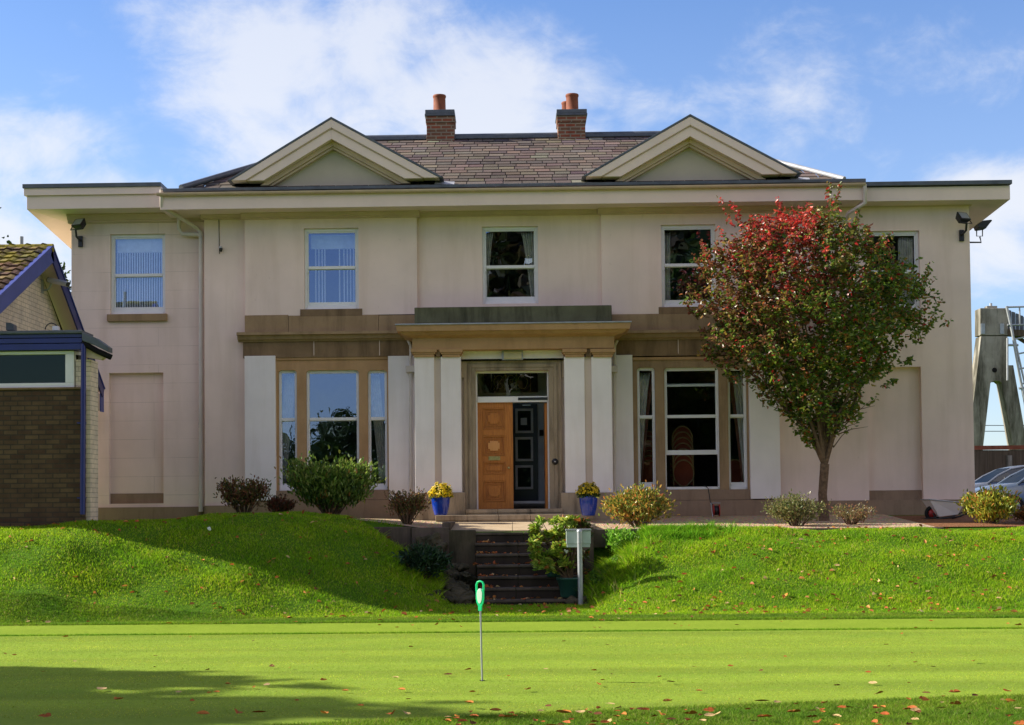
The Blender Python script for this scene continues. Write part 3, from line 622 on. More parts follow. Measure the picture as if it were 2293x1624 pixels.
for (a, b_, t) in ((548, 617, 797), (870, 932, 797), (1364, 1418, 795), (1679, 1746, 793)):
    rbox('pilaster', a, t, b_, 1121 if a < 1000 else 1117, YB - .07, YB + .1, 'white', .005)

# ---- portico
YC = -1.0                                             # column front
po = house
def pbox(name, X0, Y0, X1, Y1, y0, y1, mat, bev=.004): return rbox(name, X0, Y0, X1, Y1, y0, y1, mat, bev)
for (a, b_) in ((929, 973), (988, 1033), (1265, 1310), (1326, 1371)):
    pbox('column', a, 799, b_, 1105, YC, YC + .35, 'white')
for (a, b_) in ((971, 990), (1308, 1328)):
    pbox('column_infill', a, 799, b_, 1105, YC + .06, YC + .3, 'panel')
# sides of the portico back to the wall
for (a, b_) in ((931, 960), (1340, 1369)):
    pbox('portico_side', a, 799, b_, 1105, YC + .34, -.05, 'white')
for (a, b_) in ((927, 1042), (1257, 1373)):
    pbox('column_base', a, 1103, b_, 1166, YC - .04, -.2, 'stone_jamb', .01)
# capitals
for (a, b_) in ((920, 978), (984, 1036), (1259, 1314), (1322, 1378)):
    x0, x1, z0, z1 = RC(a, 781, b_, 799, YC - .07)
    b = MB(); z = np.linspace(z0, z1, 4); xa = x0; xb_ = x1
    for i, (o, zz0, zz1) in enumerate(((.05, z0, z0 + (z1 - z0) * .35), (.025, z0 + (z1 - z0) * .35, z0 + (z1 - z0) * .55), (0, z0 + (z1 - z0) * .55, z1))):
        b.box(xa + o, xb_ - o, YC - .09 + o, YC + .3, zz0, zz1)
    b.build('capital', 'stone_w', house, .006)
pbox('column_recess', 976, 782, 986, 798, YC - .02, YC + .2, 'stone_d'); pbox('column_recess', 1312, 782, 1324, 798, YC - .02, YC + .2, 'stone_d')
pbox('entablature', 923, 750, 1376, 782, YC - .05, -.12, 'stone_w', .006)
# cornice with returns
x0, x1, z0, z1 = RC(899, 726, 1396, 752, YC - .32)
b = MB(); H = z1 - z0; xc0, xc1_ = PX(923, YC - .05, 760), PX(1376, YC - .05, 760)
prof = [(0, 0.0), (.10, .06), (.2, .14), (.35, .19), (.48, .22), (.5, .27), (1, .29)]
lv = [(f, z0 + H * t) for t, f in prof]; yb = -.13
pts = []
for f, z in lv: pts += [(xc0 - f, yb, z), (xc0 - f, YC - .05 - f, z), (xc1_ + f, YC - .05 - f, z), (xc1_ + f, yb, z)]
fs = [(i * 4 + k, i * 4 + k + 1, (i + 1) * 4 + k + 1, (i + 1) * 4 + k) for i in range(len(lv) - 1) for k in range(3)]
fs += [(3, 2, 1, 0), tuple(len(pts) - 4 + k for k in range(4))]
b.add(pts, fs); b.build('portico_cornice', 'stone_w', house)
b = MB(); b.box(xc0 - .305, xc1_ + .305, YC - .365, -.12, z1 + .001, z1 + .03); b.build('lead_flashing', 'leadl', house, .008)
pbox('parapet', 928, 686, 1370, 722, YC + .12, -.02, 'moss_stone', .012)
# lintel panel and light
pbox('lintel_panel', 1030, 780, 1262, 808, YC + .25, YC + .5, 'white')
lf = pbox('porch_light', 1124, 780, 1171, 806, YC + .16, YC + .25, 'galv', .004)
rbox('diffuser', 1128, 787, 1168, 804, YC + .13, YC + .162, 'lamp_glass', .008, lf)
# door wall and surround
YD = YC + .38
dop = RC(1066, 830, 1230, 1141, YD)
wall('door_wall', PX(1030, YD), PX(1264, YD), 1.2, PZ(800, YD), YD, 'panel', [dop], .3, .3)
b = MB(); Lx0, Lx1, Lz0, Lz1 = RC(1040, 806, 1258, 1141, YD)
for i, (o, d) in enumerate(((0, .07), (.055, .05), (.085, .065), (.15, .045))):     # stepped architrave, each step inside the last
    zc = Lz1 - o * 1.0
    a0, a1 = Lx0 + o, Lx1 - o; i0, i1 = (Lx0 + (.055, .085, .15, .215)[i], Lx1 - (.055, .085, .15, .215)[i])
    ii0 = min(i0, dop[0]) if i == 3 else i0; ii1 = max(i1, dop[1]) if i == 3 else i1
    nz = Lz1 - (.055, .085, .15, .215)[i]
    if i == 3: ii0, ii1, nz = dop[0], dop[1], dop[3]
    b.box(a0, ii0, YD - d, YD + .02, Lz0, zc); b.box(ii1, a1, YD - d, YD + .02, Lz0, zc); b.box(ii0, ii1, YD - d, YD + .02, nz, zc)
b.build('door_surround', 'stone_jamb', house, .004)
b = MB()
for X0, X1 in ((1032, 1040), (1258, 1266)):
    b = MB(); x0, x1, z0, z1 = RC(X0, 806, X1, 846, YD - .07); b.box(x0, x1, YD - .069, YD + .02, z0, z1); b.build('surround_ear', 'stone_jamb', house, .004)
pbox('lintel_cap', 1028, 803, 1268, 808, YC + .25, YD + .05, 'moss_stone')
b = MB(); x0, x1, z0, z1 = dop; ft = .03; yt = YD + .12
b.box(x0, x0 + ft, yt, yt + .08, z0, z1); b.box(x1 - ft, x1, yt, yt + .08, z0, z1); b.box(x0 + ft, x1 - ft, yt, yt + .08, z1 - .035, z1); za, zb = PZ(901, yt), PZ(888, yt); b.box(x0 + ft, x1 - ft, yt - .02, yt + .08, za, zb)
df = b.build('door_frame', 'frame', house, .004)
rbox('fanlight_grille', 1160, 890, 1226, 896, yt - .032, yt - .015, 'black', 0, df)
b = MB(); b.add([(x0 + ft, yt + .05, zb), (x1 - ft, yt + .05, zb), (x1 - ft, yt + .05, z1 - .035), (x0 + ft, yt + .05, z1 - .035)], [(0, 1, 2, 3)]); b.build('transom_pane', 'glass_d', df)
# wooden leaf
def leaf_door(Xa, Xb, y, Yt, Yb, panels, mat, name):
    x0, x1, z0, z1 = RC(Xa, Yt, Xb, Yb, y); b = MB(); b.box(x0, x1, y + .025, y + .06, z0, z1)
    zs_ = [(PZ(b_, y, (Xa + Xb) / 2), PZ(a, y, (Xa + Xb) / 2)) for a, b_ in panels]; xa, xb_ = x0 + (x1 - x0) * .17, x1 - (x1 - x0) * .22
    b.box(x0, xa, y, y + .026, z0, z1); b.box(xb_, x1, y, y + .026, z0, z1); prev = z1
    for (pz0, pz1) in zs_ + [(z0, z0)]:
        if prev - pz1 > .005: b.box(xa, xb_, y + .001, y + .026, pz1, prev)
        prev = pz0
    d = b.build(name, mat, house, .003)
    for k, (pz0, pz1) in enumerate(zs_):
        q = MB(); t = .03
        def ring(o, w, ya, yb_):
            q.box(xa + o, xb_ - o, ya, yb_, pz1 - o - w, pz1 - o); q.box(xa + o, xb_ - o, ya, yb_, pz0 + o, pz0 + o + w); q.box(xa + o, xa + o + w, ya, yb_, pz0 + o + w, pz1 - o - w); q.box(xb_ - o - w, xb_ - o, ya, yb_, pz0 + o + w, pz1 - o - w)
        ring(.004, .016, y - .012, y + .024); ring(.06, .012, y + .006, y + .024)
        q.build('panel_moulding', mat, d, .002)
        i = .10 if pz1 - pz0 > .3 else .07; c = .035 if pz1 - pz0 > .3 else .0
        X0_, X1_, Z0_, Z1_ = xa + i, xb_ - i, pz0 + i, pz1 - i
        if Z1_ - Z0_ > .05:
            pr = [(X0_ + c, Z0_), (X1_ - c, Z0_), (X1_ - c, Z0_ + c), (X1_, Z0_ + c), (X1_, Z1_ - c), (X1_ - c, Z1_ - c), (X1_ - c, Z1_), (X0_ + c, Z1_), (X0_ + c, Z1_ - c), (X0_, Z1_ - c), (X0_, Z0_ + c), (X0_ + c, Z0_ + c)] if c else [(X0_, Z0_), (X1_, Z0_), (X1_, Z1_), (X0_, Z1_)]
            q = MB(); q.exty(y - .001, y + .024, pr); q.build('raised_panel', 'oakl' if (k == 1 and mat == 'oak') else mat, d, .003)
    return d
od = leaf_door(1068, 1149, YD + .16, 901, 1140, [(914, 961), (976, 1021), (1035, 1062), (1077, 1124)], 'oak', 'front_door')
rbox('letterbox', 1094, 1022, 1120, 1031, YD + .145, YD + .162, 'brass', .003, od)
x_, z_ = P(1139.5, 1048, YD + .14); b = MB(); b.lathe((0, 0, 0), [(.0, 0), (.02, .0), (.02, .008), (.01, .012), (.012, .03), (.026, .045), (.026, .058), (.015, .066), (0, .068)], 14)
b.v = [(x_ + p[0], YD + .16 - p[2], z_ + p[1]) for p in b.v]; b.build('door_knob', 'brass', od)
# right hand leaf folded back into the porch, and the lobby
b = MB(); x0_, _ = P(1226, 1000, YD + .2); b.box(x0_ - .05, x0_ + .0, YD + .2, YD + .95, dop[2], PZ(903, YD + .2)); b.build('open_door', 'oak', house, .004)
yl = 1.3
b = MB(); lx0, lx1 = dop[0] - .4, dop[1] + .08
b.add([(lx0, YD + .25, 1.45), (lx1, YD + .25, 1.45), (lx1, 2.2, 1.45), (lx0, 2.2, 1.45)], [(0, 1, 2, 3)])
b.add([(lx0, YD + .25, 4.3), (lx1, YD + .25, 4.3), (lx1, 2.2, 4.3), (lx0, 2.2, 4.3)], [(3, 2, 1, 0)])
b.add([(lx0, YD + .25, 1.45), (lx0, 2.2, 1.45), (lx0, 2.2, 4.3), (lx0, YD + .25, 4.3)], [(3, 2, 1, 0)])
b.cur = 1
b.add([(lx1, YD + .25, 1.45), (lx1, yl + .05, 1.45), (lx1, yl + .05, 4.3), (lx1, YD + .25, 4.3)], [(0, 1, 2, 3)])
b.add([(lx0, yl + .05, 1.45), (lx1, yl + .05, 1.45), (lx1, yl + .05, 4.3), (lx0, yl + .05, 4.3)], [(0, 1, 2, 3)])
b.build('lobby', ['room', 'palewall'], house)
nd = rbox('inner_door', 1146, 905, 1204, 1122, yl - .04, yl + .02, 'navy', .004)
for (a, b_) in ((915, 970), (979, 1033), (1042, 1096)):
    x0, x1, z0, z1 = RC(1154, a, 1194, b_, yl - .05); q = MB(); w = .05
    q.box(x0, x1, yl - .06, yl - .03, z1 - w, z1); q.box(x0, x1, yl - .06, yl - .03, z0, z0 + w); q.box(x0, x0 + w, yl - .06, yl - .03, z0 + w, z1 - w); q.box(x1 - w, x1, yl - .06, yl - .03, z0 + w, z1 - w)
    q.build('panel_moulding', 'greypaint', nd, .006)
    q = MB(); q.add([(x0 + w, yl - .045, z0 + w), (x1 - w, yl - .045, z0 + w), (x1 - w, yl - .045, z1 - w), (x0 + w, yl - .045, z1 - w)], [(0, 1, 2, 3)]); q.build('door_pane', 'glass_g', nd)
rbox('notice', 1166, 936, 1180, 952, yl - .056, yl - .05, 'greypaint', 0, nd); rbox('lever_handle', 1170, 906, 1188, 909, yl - .09, yl - .05, 'silver', 0, nd)
rbox('keypad', 1208, 963, 1217, 976, yl + .0, yl + .045, 'dark', .003); rbox('name_plate', 1208, 983, 1223, 992, yl + .02, yl + .045, 'greypaint', .003)
rbox('door_sill', 1146, 1122, 1226, 1128, YD + .85, yl - .08, 'greypaint', .004)
# leaded fanlight of the inner lobby screen, seen through the transom
tr = rbox('inner_fanlight', 1084, 833, 1204, 879, yl - .09, yl - .05, 'dark', 0)
q = MB(); cy = (833 + 879) / 2
for (cX, rx, ry) in ((1144, 11, 15), (1118, 11, 15), (1170, 11, 15), (1144, 4, 6)):
    c = P(cX, cy, yl - .1); r_ = rx * 31.3 / F; rz = ry * 31.3 / F
    q.tube([(c[0] + r_ * math.cos(t), yl - .1, c[1] + rz * math.sin(t)) for t in np.linspace(0, 2 * math.pi, 25)], .007, 5, False)
for X in (1100, 1131, 1157, 1188):
    q.tube([(P(X, 836, yl - .1)[0], yl - .1, P(X, 836, yl)[1]), (P(X, 876, yl - .1)[0], yl - .1, P(X, 876, yl)[1])], .006, 5, False)
for (a, b_) in ((1131, 1157), (1157, 1131), (1105, 1131), (1131, 1105)):
    q.tube([(P(a, 840, yl - .1)[0], yl - .1, P(a, 840, yl)[1]), (P(b_, 874, yl - .1)[0], yl - .1, P(b_, 874, yl)[1])], .005, 5, False)
q.build('leaded_tracery', 'brass', tr)
# doorbell
x_, z_ = P(1243, 1034, YD - .07); b = MB(); b.lathe((0, 0, 0), [(0, .03), (.018, .03), (.022, .015), (.055, .014), (.062, .0)], 20); b.v = [(x_ + p[0], YD - .065 - p[2], z_ + p[1]) for p in b.v]
db = b.build('doorbell', 'black', house); b = MB(); b.lathe((0, 0, 0), [(0, .036), (.014, .034), (.014, .028)], 12); b.v = [(x_ + p[0], YD - .065 - p[2], z_ + p[1]) for p in b.v]; b.build('push_button', 'silver', db)
# entrance steps
b = MB()
for (X0, X1, Y0, Y1, ya) in ((1042, 1260, 1140, 1152, YC - .12), (975, 1330, 1153, 1169, YC - .45)):
    x0, x1, z0, z1 = RC(X0, Y0, X1, Y1, ya); n_ = 3 if X0 > 1000 else 5
    for i in range(n_): b.box(x0 + (x1 - x0) * i / n_ + .003, x0 + (x1 - x0) * (i + 1) / n_ - .003, ya - .02, ya + .7, z0 + .3 * (z1 - z0), z1); b.box(x0 + (x1 - x0) * i / n_ + .003, x0 + (x1 - x0) * (i + 1) / n_ - .003, ya, ya + .7, z0 - .1, z0 + .3 * (z1 - z0))
b.build('entrance_step', 'stone_jamb', house, .008)

# ---- eaves, fascias, gutter
YF = -.75; YFW = -.42
xe0, xe1 = PX(359, YF, 440), PX(1934, YF, 440)
ze0, ze1 = PZ(459, YF), PZ(428, YF)
b = MB(); b.box(xe0, xe1, YF, YF + .03, ze0, ze1); b.build('fascia', 'fascia', house, .004)
b = MB(); b.box(xe0, xe1, YF + .031, .6, ze0 + .012, ze0 + .04); b.build('soffit', 'fascia', house)
zgut = PZ(424, YF - .06); b = MB(); prof = [(YF - .002 - .06 + .058 * math.cos(t), zgut + .02 + .055 * math.sin(t)) for t in np.linspace(-math.pi, 0, 9)]
prof += [(YF - .062 + .05 * math.cos(t), zgut + .02 + .047 * math.sin(t)) for t in np.linspace(0, -math.pi, 9)]
b.extx(xe0 - .05, xe1 + .02, prof); gt = b.build('gutter', 'gutter', house)
for i in range(15):
    b = MB(); x = xe0 + .3 + i * (xe1 - xe0 - .6) / 14 + random.uniform(-.1, .1); b.extx(x, x + .03, [(YF - .062 + .063 * math.cos(t), zgut + .02 + .061 * math.sin(t)) for t in np.linspace(-math.pi, 0, 9)]); b.build('gutter_bracket', 'mould', gt)
b = MB(); b.box(xe0 + .02, xe1 + .04, YF - .045, YF + .3, PZ(420, YF) , PZ(412, YF)); b.build('lead_edge', 'lead', house, .01)
# wings
def wing(X0, X1, Yt, Ym, Yb, roofY, side, inset):
    xo = PX(X0, YFW, 440); xi = PX(X1, YFW, 440); xc = (X0 + X1) / 2; zt, zm, zb_ = PZ(Yt, YFW, xc), PZ(Ym, YFW, xc), PZ(Yb, YFW, xc)
    lo, hi = min(xo, xi), max(xo, xi); s = -1 if side == 'l' else 1; drop = .22 if side == 'l' else .12; yb_ = 2.2
    xe = xo - s * inset
    def slab(x_in, x_out, z_0, z_1, y_f, name, mat, dr):
        b = MB(); y1 = 9.4
        v = [(x_in, y_f, z_0), (x_out, y_f, z_0), (x_out, y1, z_0 - dr), (x_in, y1, z_0), (x_in, y_f, z_1), (x_out, y_f, z_1), (x_out, y1, z_1), (x_in, y1, z_1)]
        fs = [(0, 3, 2, 1), (4, 5, 6, 7), (0, 1, 5, 4), (1, 2, 6, 5), (2, 3, 7, 6), (3, 0, 4, 7)]
        if s < 0: fs = [f[::-1] for f in fs]
        b.add(v, fs); return b.build(name, mat, house, .004)
    slab(xi, xe, zb_, zm - .001, YFW, 'wing_fascia', 'fascia', .9 if side == 'l' else .5)
    if zt - zm > .02: slab(xi, xo, zm, zt - .001, YFW - .05, 'wing_upper_fascia', 'fascia', 0)
    slab(xi, xo + s * .02, zt, PZ(roofY, YFW, xc), YFW - .08, 'flat_roof', 'lead', 0)
wing(55, 362, 421, 437, 467, 412, 'l', .045)
wing(2262, 1932, 416, 418, 449, 407, 'r', .0)
# cornice mouldings under the eaves
def eave_mould(x0, x1, yw, zt, zb_, d=.16): cornice('eaves_moulding', x0, x1, zb_, zt, yw, d, 'mould', ((0, .15), (.12, .35), (.3, .35), (.36, .55), (.8, .8), (.85, 1), (1, 1)))
zmo = PZ(487, 0)
eave_mould(xl - .06, xm - .05, YW, PZ(469, YW), PZ(488, YW)); eave_mould(xm - .05, xb0 + .0, 0, ze0 + .012, PZ(483, 0)); eave_mould(xb0 - .06, xb1 + .06, YB, ze0 + .012, PZ(484, YB))
eave_mould(xb1 + .06, xc1 - .06, 0, ze0 + .012, PZ(484, 0)); eave_mould(xc1 - .06, xd1 + .06, YB, ze0 + .012, PZ(484, YB)); eave_mould(xd1 + .06, xr + .04, 0, PZ(452, 0), PZ(476, 0))

# ---- main roof
RP = math.tan(R(24)); ZE = PZ(415, YF); YR = 4.0; ZR = ZE + RP * (YR - YF)
xh0, xh1 = PX(408, YF, 412), PX(1888, YF, 405); xr0, xr1 = -3.55, 3.5
b = MB(); yb2 = 2 * YR - YF
b.add([(xh0, YF - .03, ZE - .075), (xh1, YF - .03, ZE - .075), (xr1, YR, ZR - .05), (xr0, YR, ZR - .05), (xh0, yb2, ZE), (xh1, yb2, ZE)], [(0, 1, 2, 3), (1, 5, 2), (5, 4, 3, 2), (4, 0, 3)])
rf = b.build('roof', 'lead', house)
# slates: courses of thin stones with their own tone, front slope and the two hips' front edges
SV = []; SF = []; ST = []
sl = math.sqrt(1 + RP * RP); slope_len = (YR - YF) * sl; course = .28; nrow = int(slope_len / course)
pal = [(6, (.118, .090, .074)), (4, (.112, .082, .072)), (3, (.126, .099, .080)), (2, (.082, .058, .060)), (.4, (.19, .17, .13))]
def add_slate(c, u, v, nn, w, l, th, tone):
    o = len(SV); c = np.array(c)
    for dz in (0, 1):
        for (a, bb) in ((0, 0), (w, 0), (w, l), (0, l)): SV.append(c + u * a + v * bb + nn * ((.008 + .006 * dz + th) if bb == 0 else .002 * dz - .004))
    for f in ((4, 5, 6, 7), (0, 1, 5, 4), (1, 2, 6, 5), (3, 0, 4, 7), (0, 3, 2, 1)): SF.append([o + i for i in f]); ST.append(tone)
u = np.array([1., 0, 0]); v = np.array([0, 1 / sl, RP / sl]); nn = np.array([0, -RP / sl, 1 / sl])
for r in range(nrow + 1):
    s0 = r * course; y0 = YF - .05 + s0 / sl; t = min(1, max(0, (y0 - YF) / (YR - YF))); xa = xh0 + (xr0 - xh0) * t + .02; xb_ = xh1 + (xr1 - xh1) * t - .02
    x = -7.0 - (.16 if r % 2 else 0) - random.uniform(0, .05); base = pick(pal, 1, .05)[0]
    while x < xb_:
        w = random.choice((.32, .32, .32, .30, .34, .27, .37))
        a, bb = max(x, xa), min(x + w, xb_)
        if bb - a > .05:
            patch = .5 + .5 * math.sin(a * 1.3 + s0 * 2) * math.sin(s0 * 1.7 - a * .6)
            tone = pick(pal, 1, .2)[0] * (1.12 - .42 * patch) * (.95 + .3 * s0 / slope_len)
            L_ = min(course + .12, slope_len - s0 + .02)
            add_slate((a + .007, y0, ZE - .03 + RP * (y0 - YF) + random.uniform(0, .004)), u, v, nn, bb - a - .016, L_, random.uniform(0, .004), tone)
        x += w
npmesh('slates', np.array(SV), np.array(SF), 'slate', np.array(ST), house)
b = MB(); b.tube([(xr0, YR, ZR + .0), (xr1, YR, ZR + .0)], .07, 8); b.box(xr0, xr1, YR - .2, YR, ZR - .085, ZR - .03)
b.build('ridge_lead', 'lead', house)
b = MB(); b.tube([(xh0 - .02, YF - .02, ZE + .04), (xr0, YR, ZR + .03)], .06, 8); hl = b.build('hip_lead', 'lead', house)
b = MB(); b.tube([(xh1 + .02, YF - .02, ZE + .03), (xr1, YR, ZR + .02)], .045, 8); b.build('hip_lead', 'leadl', house)

# ---- pediments
def pediment(XA, YA, XL, XR, YB_, dl):
    y = YF - .08; xa, za = P(XA, YA, y); xL, zL = P(XL, YB_, y); xR, zR_ = P(XR, YB_, y); zL = zR_ = (zL + zR_) / 2
    def band(o0, o1, y0, y1, name, mat, cut=True, par=house, z_cut=None):
        zc = zL if z_cut is None else z_cut; q = MB(); sl_ = (za - zL) / (xa - xL); sr = (za - zR_) / (xR - xa)
        def xl_(off, z): return xa - (za - off - z) / sl_
        def xr_(off, z): return xa + (za - off - z) / sr
        pl = [(xl_(o0, zc), zc), (xl_(o1, zc), zc), (xa, za - o1), (xa, za - o0)]; pr_ = [(xa, za - o0), (xa, za - o1), (xr_(o1, zc), zc), (xr_(o0, zc), zc)]
        q.exty(y0, y1, pl); q.exty(y0, y1, pr_); return q.build(name, mat, par, .004)
    band(-.045, .0, y - .05, y + 1.2, 'pediment_roof', 'lead')
    band(.003, .163, y - .04, y + .25, 'raking_cornice', 'fascia')
    band(.165, .180, y - .025, y + .25, 'raking_groove', 'mould')
    band(.182, .375, y, y + .30, 'raking_fascia', 'fascia')
    band(.378, .47, y + .16, y + .5, 'inner_moulding', 'mould', z_cut=zL - .06)
    band(.473, .52, y + .21, y + .5, 'inner_moulding', 'mould', z_cut=zL - .06)
    q = MB(); sl_ = (za - zL) / (xa - xL); zc = zL - .12; xA = xa - (za - .48 - zc) / sl_; xB = xa + (za - .48 - zc) / sl_
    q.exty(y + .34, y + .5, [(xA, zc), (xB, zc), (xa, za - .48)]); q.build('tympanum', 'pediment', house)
    q = MB(); q.box(xL + .12, xR - .12, y + .52, y + 1.0, zL - .14, zL + .04); q.build('pediment_base', 'dark', house)  # near-black colour stands for the shade in the gap under the overhang
    q = MB(); q.box(xL - .12, xR + .12, y + .06, y + .34, zL - .20, zL - .115); q.build('lead_flashing', 'lead', house, .01)
    q = MB(); q.add([(xR - .1, y + .1, zL - .10), (xR + .28, y + .1, zL - .105), (xR + .28, y + .35, zL - .0), (xR - .1, y + .35, zL + .02)], [(0, 1, 2, 3)]); q.build('valley_lead', 'leadl', house)
    # pediment roof slopes running back into the main roof
    yb_ = YF + (za - ZE) / RP + .1; q = MB()
    q.add([(xL, y - .02, zL + .0), (xa, y - .02, za + .0), (xa, yb_, za), (xL, YF + (zL - ZE) / RP + .3, zL)], [(0, 1, 2, 3)])
    q.add([(xR, y - .02, zR_), (xa, y - .02, za), (xa, yb_, za), (xR, YF + (zL - ZE) / RP + .3, zL)], [(3, 2, 1, 0)])
    q.build('pediment_slope', 'lead', house)
pediment(742, 268, 518, 984, 402, 0); pediment(1545, 262, 1312, 1786, 393, 0)

# ---- chimneys
def chimney(X0, X1, cx0, cx1, Yt, Ycap, Yb, px0, px1, pyt, second):
    y0 = 3.7; x0, z1 = P(X0, Yt, y0); x1, zb_ = P(X1, Yb, y0); b = MB(); b.box(x0, x1, y0, y0 + .62, zb_ - .25, z1 - .14)
    st = b.build('chimney', 'brick_red', house, .006)
    b = MB(); a0, a1 = PX(cx0, y0, Yt), PX(cx1, y0, Yt); b.box(x0 - .02, x1 + .02, y0 - .025, y0 + .645, z1 - .28, z1 - .14); b.build('corbel', 'brick_red', st, .004)
    b = MB(); b.box(a0, a1, y0 - .06, y0 + .68, z1 - .14, z1 - .09); b.box(a0 + .01, a1 - .01, y0 - .05, y0 + .67, z1 - .09, z1); b.build('chimney_cap', 'lead', st, .01)
    p0, p1 = PX(px0, y0 + .3, pyt), PX(px1, y0 + .3, pyt); pc = (p0 + p1) / 2; r = (p1 - p0) / 2; h = PZ(pyt, y0 + .3, (px0 + px1) / 2) - z1
    b = MB(); b.lathe((pc, y0 + .3, z1), [(r * 1.25, 0), (r * 1.2, .03), (r * 1.0, .05), (r * .96, h * .8), (r, h * .86), (r * 1.06, h * .9), (r * 1.06, h * .96), (r, h), (r * .75, h), (r * .75, h * .3)], 24); b.build('chimney_pot', 'terra', st)
    if second:
        b = MB(); b.lathe((pc - .09, y0 + .55, z1), [(r, 0), (r * .96, h * .62), (r * 1.06, h * .66), (r, h * .74), (r * .7, h * .74)], 18); b.build('chimney_pot', 'terra', st)
    b = MB(); b.box(x0 - .05, x1 + .05, y0 - .05, y0 + .3, zb_ - .28, zb_ - .02); b.build('chimney_flashing', 'lead', st, .01)
chimney(955, 1017, 951, 1019, 247, 254, 318, 970, 998, 214, False); chimney(1249, 1311, 1245, 1315, 246, 253, 314, 1267, 1295, 212, True)

# ---- rainwater pipes
b = MB(); y = YW - .12
def pp(X, Y, yy=None): q = P(X, Y, y if yy is None else yy); return (q[0], y if yy is None else yy, q[1])
b.tube([pp(450, 520), pp(450, 1146)], .047, 10)
b.tube([pp(401, 478), pp(401, 512), pp(408, 524), pp(449, 526)], .042, 10); b.tube([pp(362, 425, YF - .02), pp(362, 462, YF + .02), pp(382, 474, YF + .2), pp(440, 510, y - .02), pp(449, 520), pp(450, 545)], .04, 10)
pipe = b.build('downpipe', 'pipe', house)
b = MB()
for Y in (527, 585, 640, 805, 948, 955, 1104): b.tube([pp(450, Y), pp(450, Y + 3)], .055, 10)
b.build('pipe_collar', 'pipe', pipe)
for X, X2, Yt, m in ((920, 908, 766, 'pipe'), (1376, 1383, 766, 'pipe')):
    y = -.32; b = MB(); b.tube([pp(X - 6 if X < 1000 else X + 6, 762), pp(X, 775), pp(X, 1105 if X < 1000 else 1100)], .032, 10); q = b.build('downpipe', m, house)
    rbox('hopper', X - 12 if X < 1000 else X - 7, 819, X + 12 if X < 1000 else X + 7, 833, -.44, -.2, 'pipe', .006, q)
# little downpipe at the right end of the main gutter
b = MB(); b.tube([(xe1 + .01, YF - .05, zgut), (xe1 + .02, YF - .03, zgut - .35), (xe1 - .25, YF + .2, zgut - .5), (PX(1890, -.1), -.1, PZ(520, -.1))], .04, 8); b.build('downpipe', 'pipe', house)

# ------------------------------------------------------------------ PATH, STEPS, KERBS
def topmesh(o, label, cat, group=None): return tag(o, label, cat, group)
p = MB(); xa, xb_ = -1.13, 1.22
b = MB(); ys_ = np.linspace(YE + .02, -1.40, 4)
for i in range(3):
    z0_, z1_ = float(terr(0, ys_[i])) + .02, float(terr(0, ys_[i + 1])) + .02
    for (u0, u1) in ((xa, -.02), (-.012, xb_)):
        b.add([(u0, ys_[i] + .004, z0_), (u1, ys_[i] + .004, z0_), (u1, ys_[i + 1], z1_), (u0, ys_[i + 1], z1_), (u0, ys_[i] + .004, z0_ - .2), (u1, ys_[i] + .004, z0_ - .2)], [(0, 1, 2, 3), (4, 5, 1, 0)])
tag(b.build('path', 'paving'), kind='structure')
steps = empty('garden_steps', (0.15, -5.6, 0)); tag(steps, 'flight of dark worn stone steps rising from the lawn to the paved path', 'steps')
ny_ = [1192, 1218, 1241, 1266, 1290, 1315, 1341]; TOP = 1.125; RISE = .174
for i in range(7):
    yf = YE - .04 - .29 * i; z = TOP - RISE * i; xl_ = PX(1068 + i * 2, yf, ny_[i]); xr_ = 1.15
    b = MB(); zz = z - .045; yb_ = yf + (.34 if i else .45)
    cuts = [xl_ - .05, random.uniform(-.1, .25), xr_]
    for k in range(2):
        a0, a1 = cuts[k] + .003, cuts[k + 1] - .003
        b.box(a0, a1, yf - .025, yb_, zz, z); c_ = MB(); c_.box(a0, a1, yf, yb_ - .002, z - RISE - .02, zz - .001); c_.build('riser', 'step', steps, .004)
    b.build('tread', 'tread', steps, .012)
# rubble edging left of the steps
rub = empty('rubble_edging', (-1.0, -5.0, 0)); tag(rub, 'rough mossy rubble rocks lining the left side of the steps', 'rockery')
def rock(cx, cy, cz, r, mat='rock', parent=None, name='rock', sq=(1, 1, .7)):
    import bmesh
    bm = bmesh.new(); bmesh.ops.create_icosphere(bm, subdivisions=3, radius=1); o_ = rng.normal(size=3) * 5
    for v_ in bm.verts:
        q = v_.co; k = 1 + .22 * math.sin(q.x * 3 + o_[0]) * math.sin(q.y * 3.3 + o_[1]) + .15 * math.sin(q.z * 4 + o_[2]) + .06 * math.sin(q.x * 9 + o_[1]) * math.sin(q.z * 8)
        k += .10 * math.sin(q.x * 7 + o_[2]) * math.sin(q.y * 6.1 + o_[0]) + .05 * math.sin(q.y * 15 + o_[1]) * math.sin(q.z * 13 + o_[2]); m_ = max(abs(q.x), abs(q.y), abs(q.z)); k *= .5 + .5 / m_ * .8
        v_.co = Vector((q.x * k * r * sq[0], q.y * k * r * sq[1], q.z * k * r * sq[2]))
    me = bpy.data.meshes.new(name); bm.to_mesh(me); bm.free(); me.materials.append(M[mat]); o = bpy.data.objects.new(name, me); COL.objects.link(o); o.location = (cx, cy, cz); o.rotation_euler = (random.uniform(-.5, .5), random.uniform(-.6, .6), random.uniform(0, 3))
    if parent: setparent(o, parent)
    return o
b = MB(); b.box(-1.15, -.64, YE - .08, YE + .03, 0, 1.172); b.build('backing_stone', 'rock', rub, .02)
for k in range(46):
    t = random.random(); y = YE - .05 - 1.75 * t; ztop = max(.12, 1.02 - .98 * t)
    rock(-.88 + random.uniform(-.2, .12) , y, random.uniform(.0, 1) * ztop, random.uniform(.06, .17), 'rock', rub, 'rock', (random.uniform(.8, 1.3), 1, random.uniform(.5, .95)))
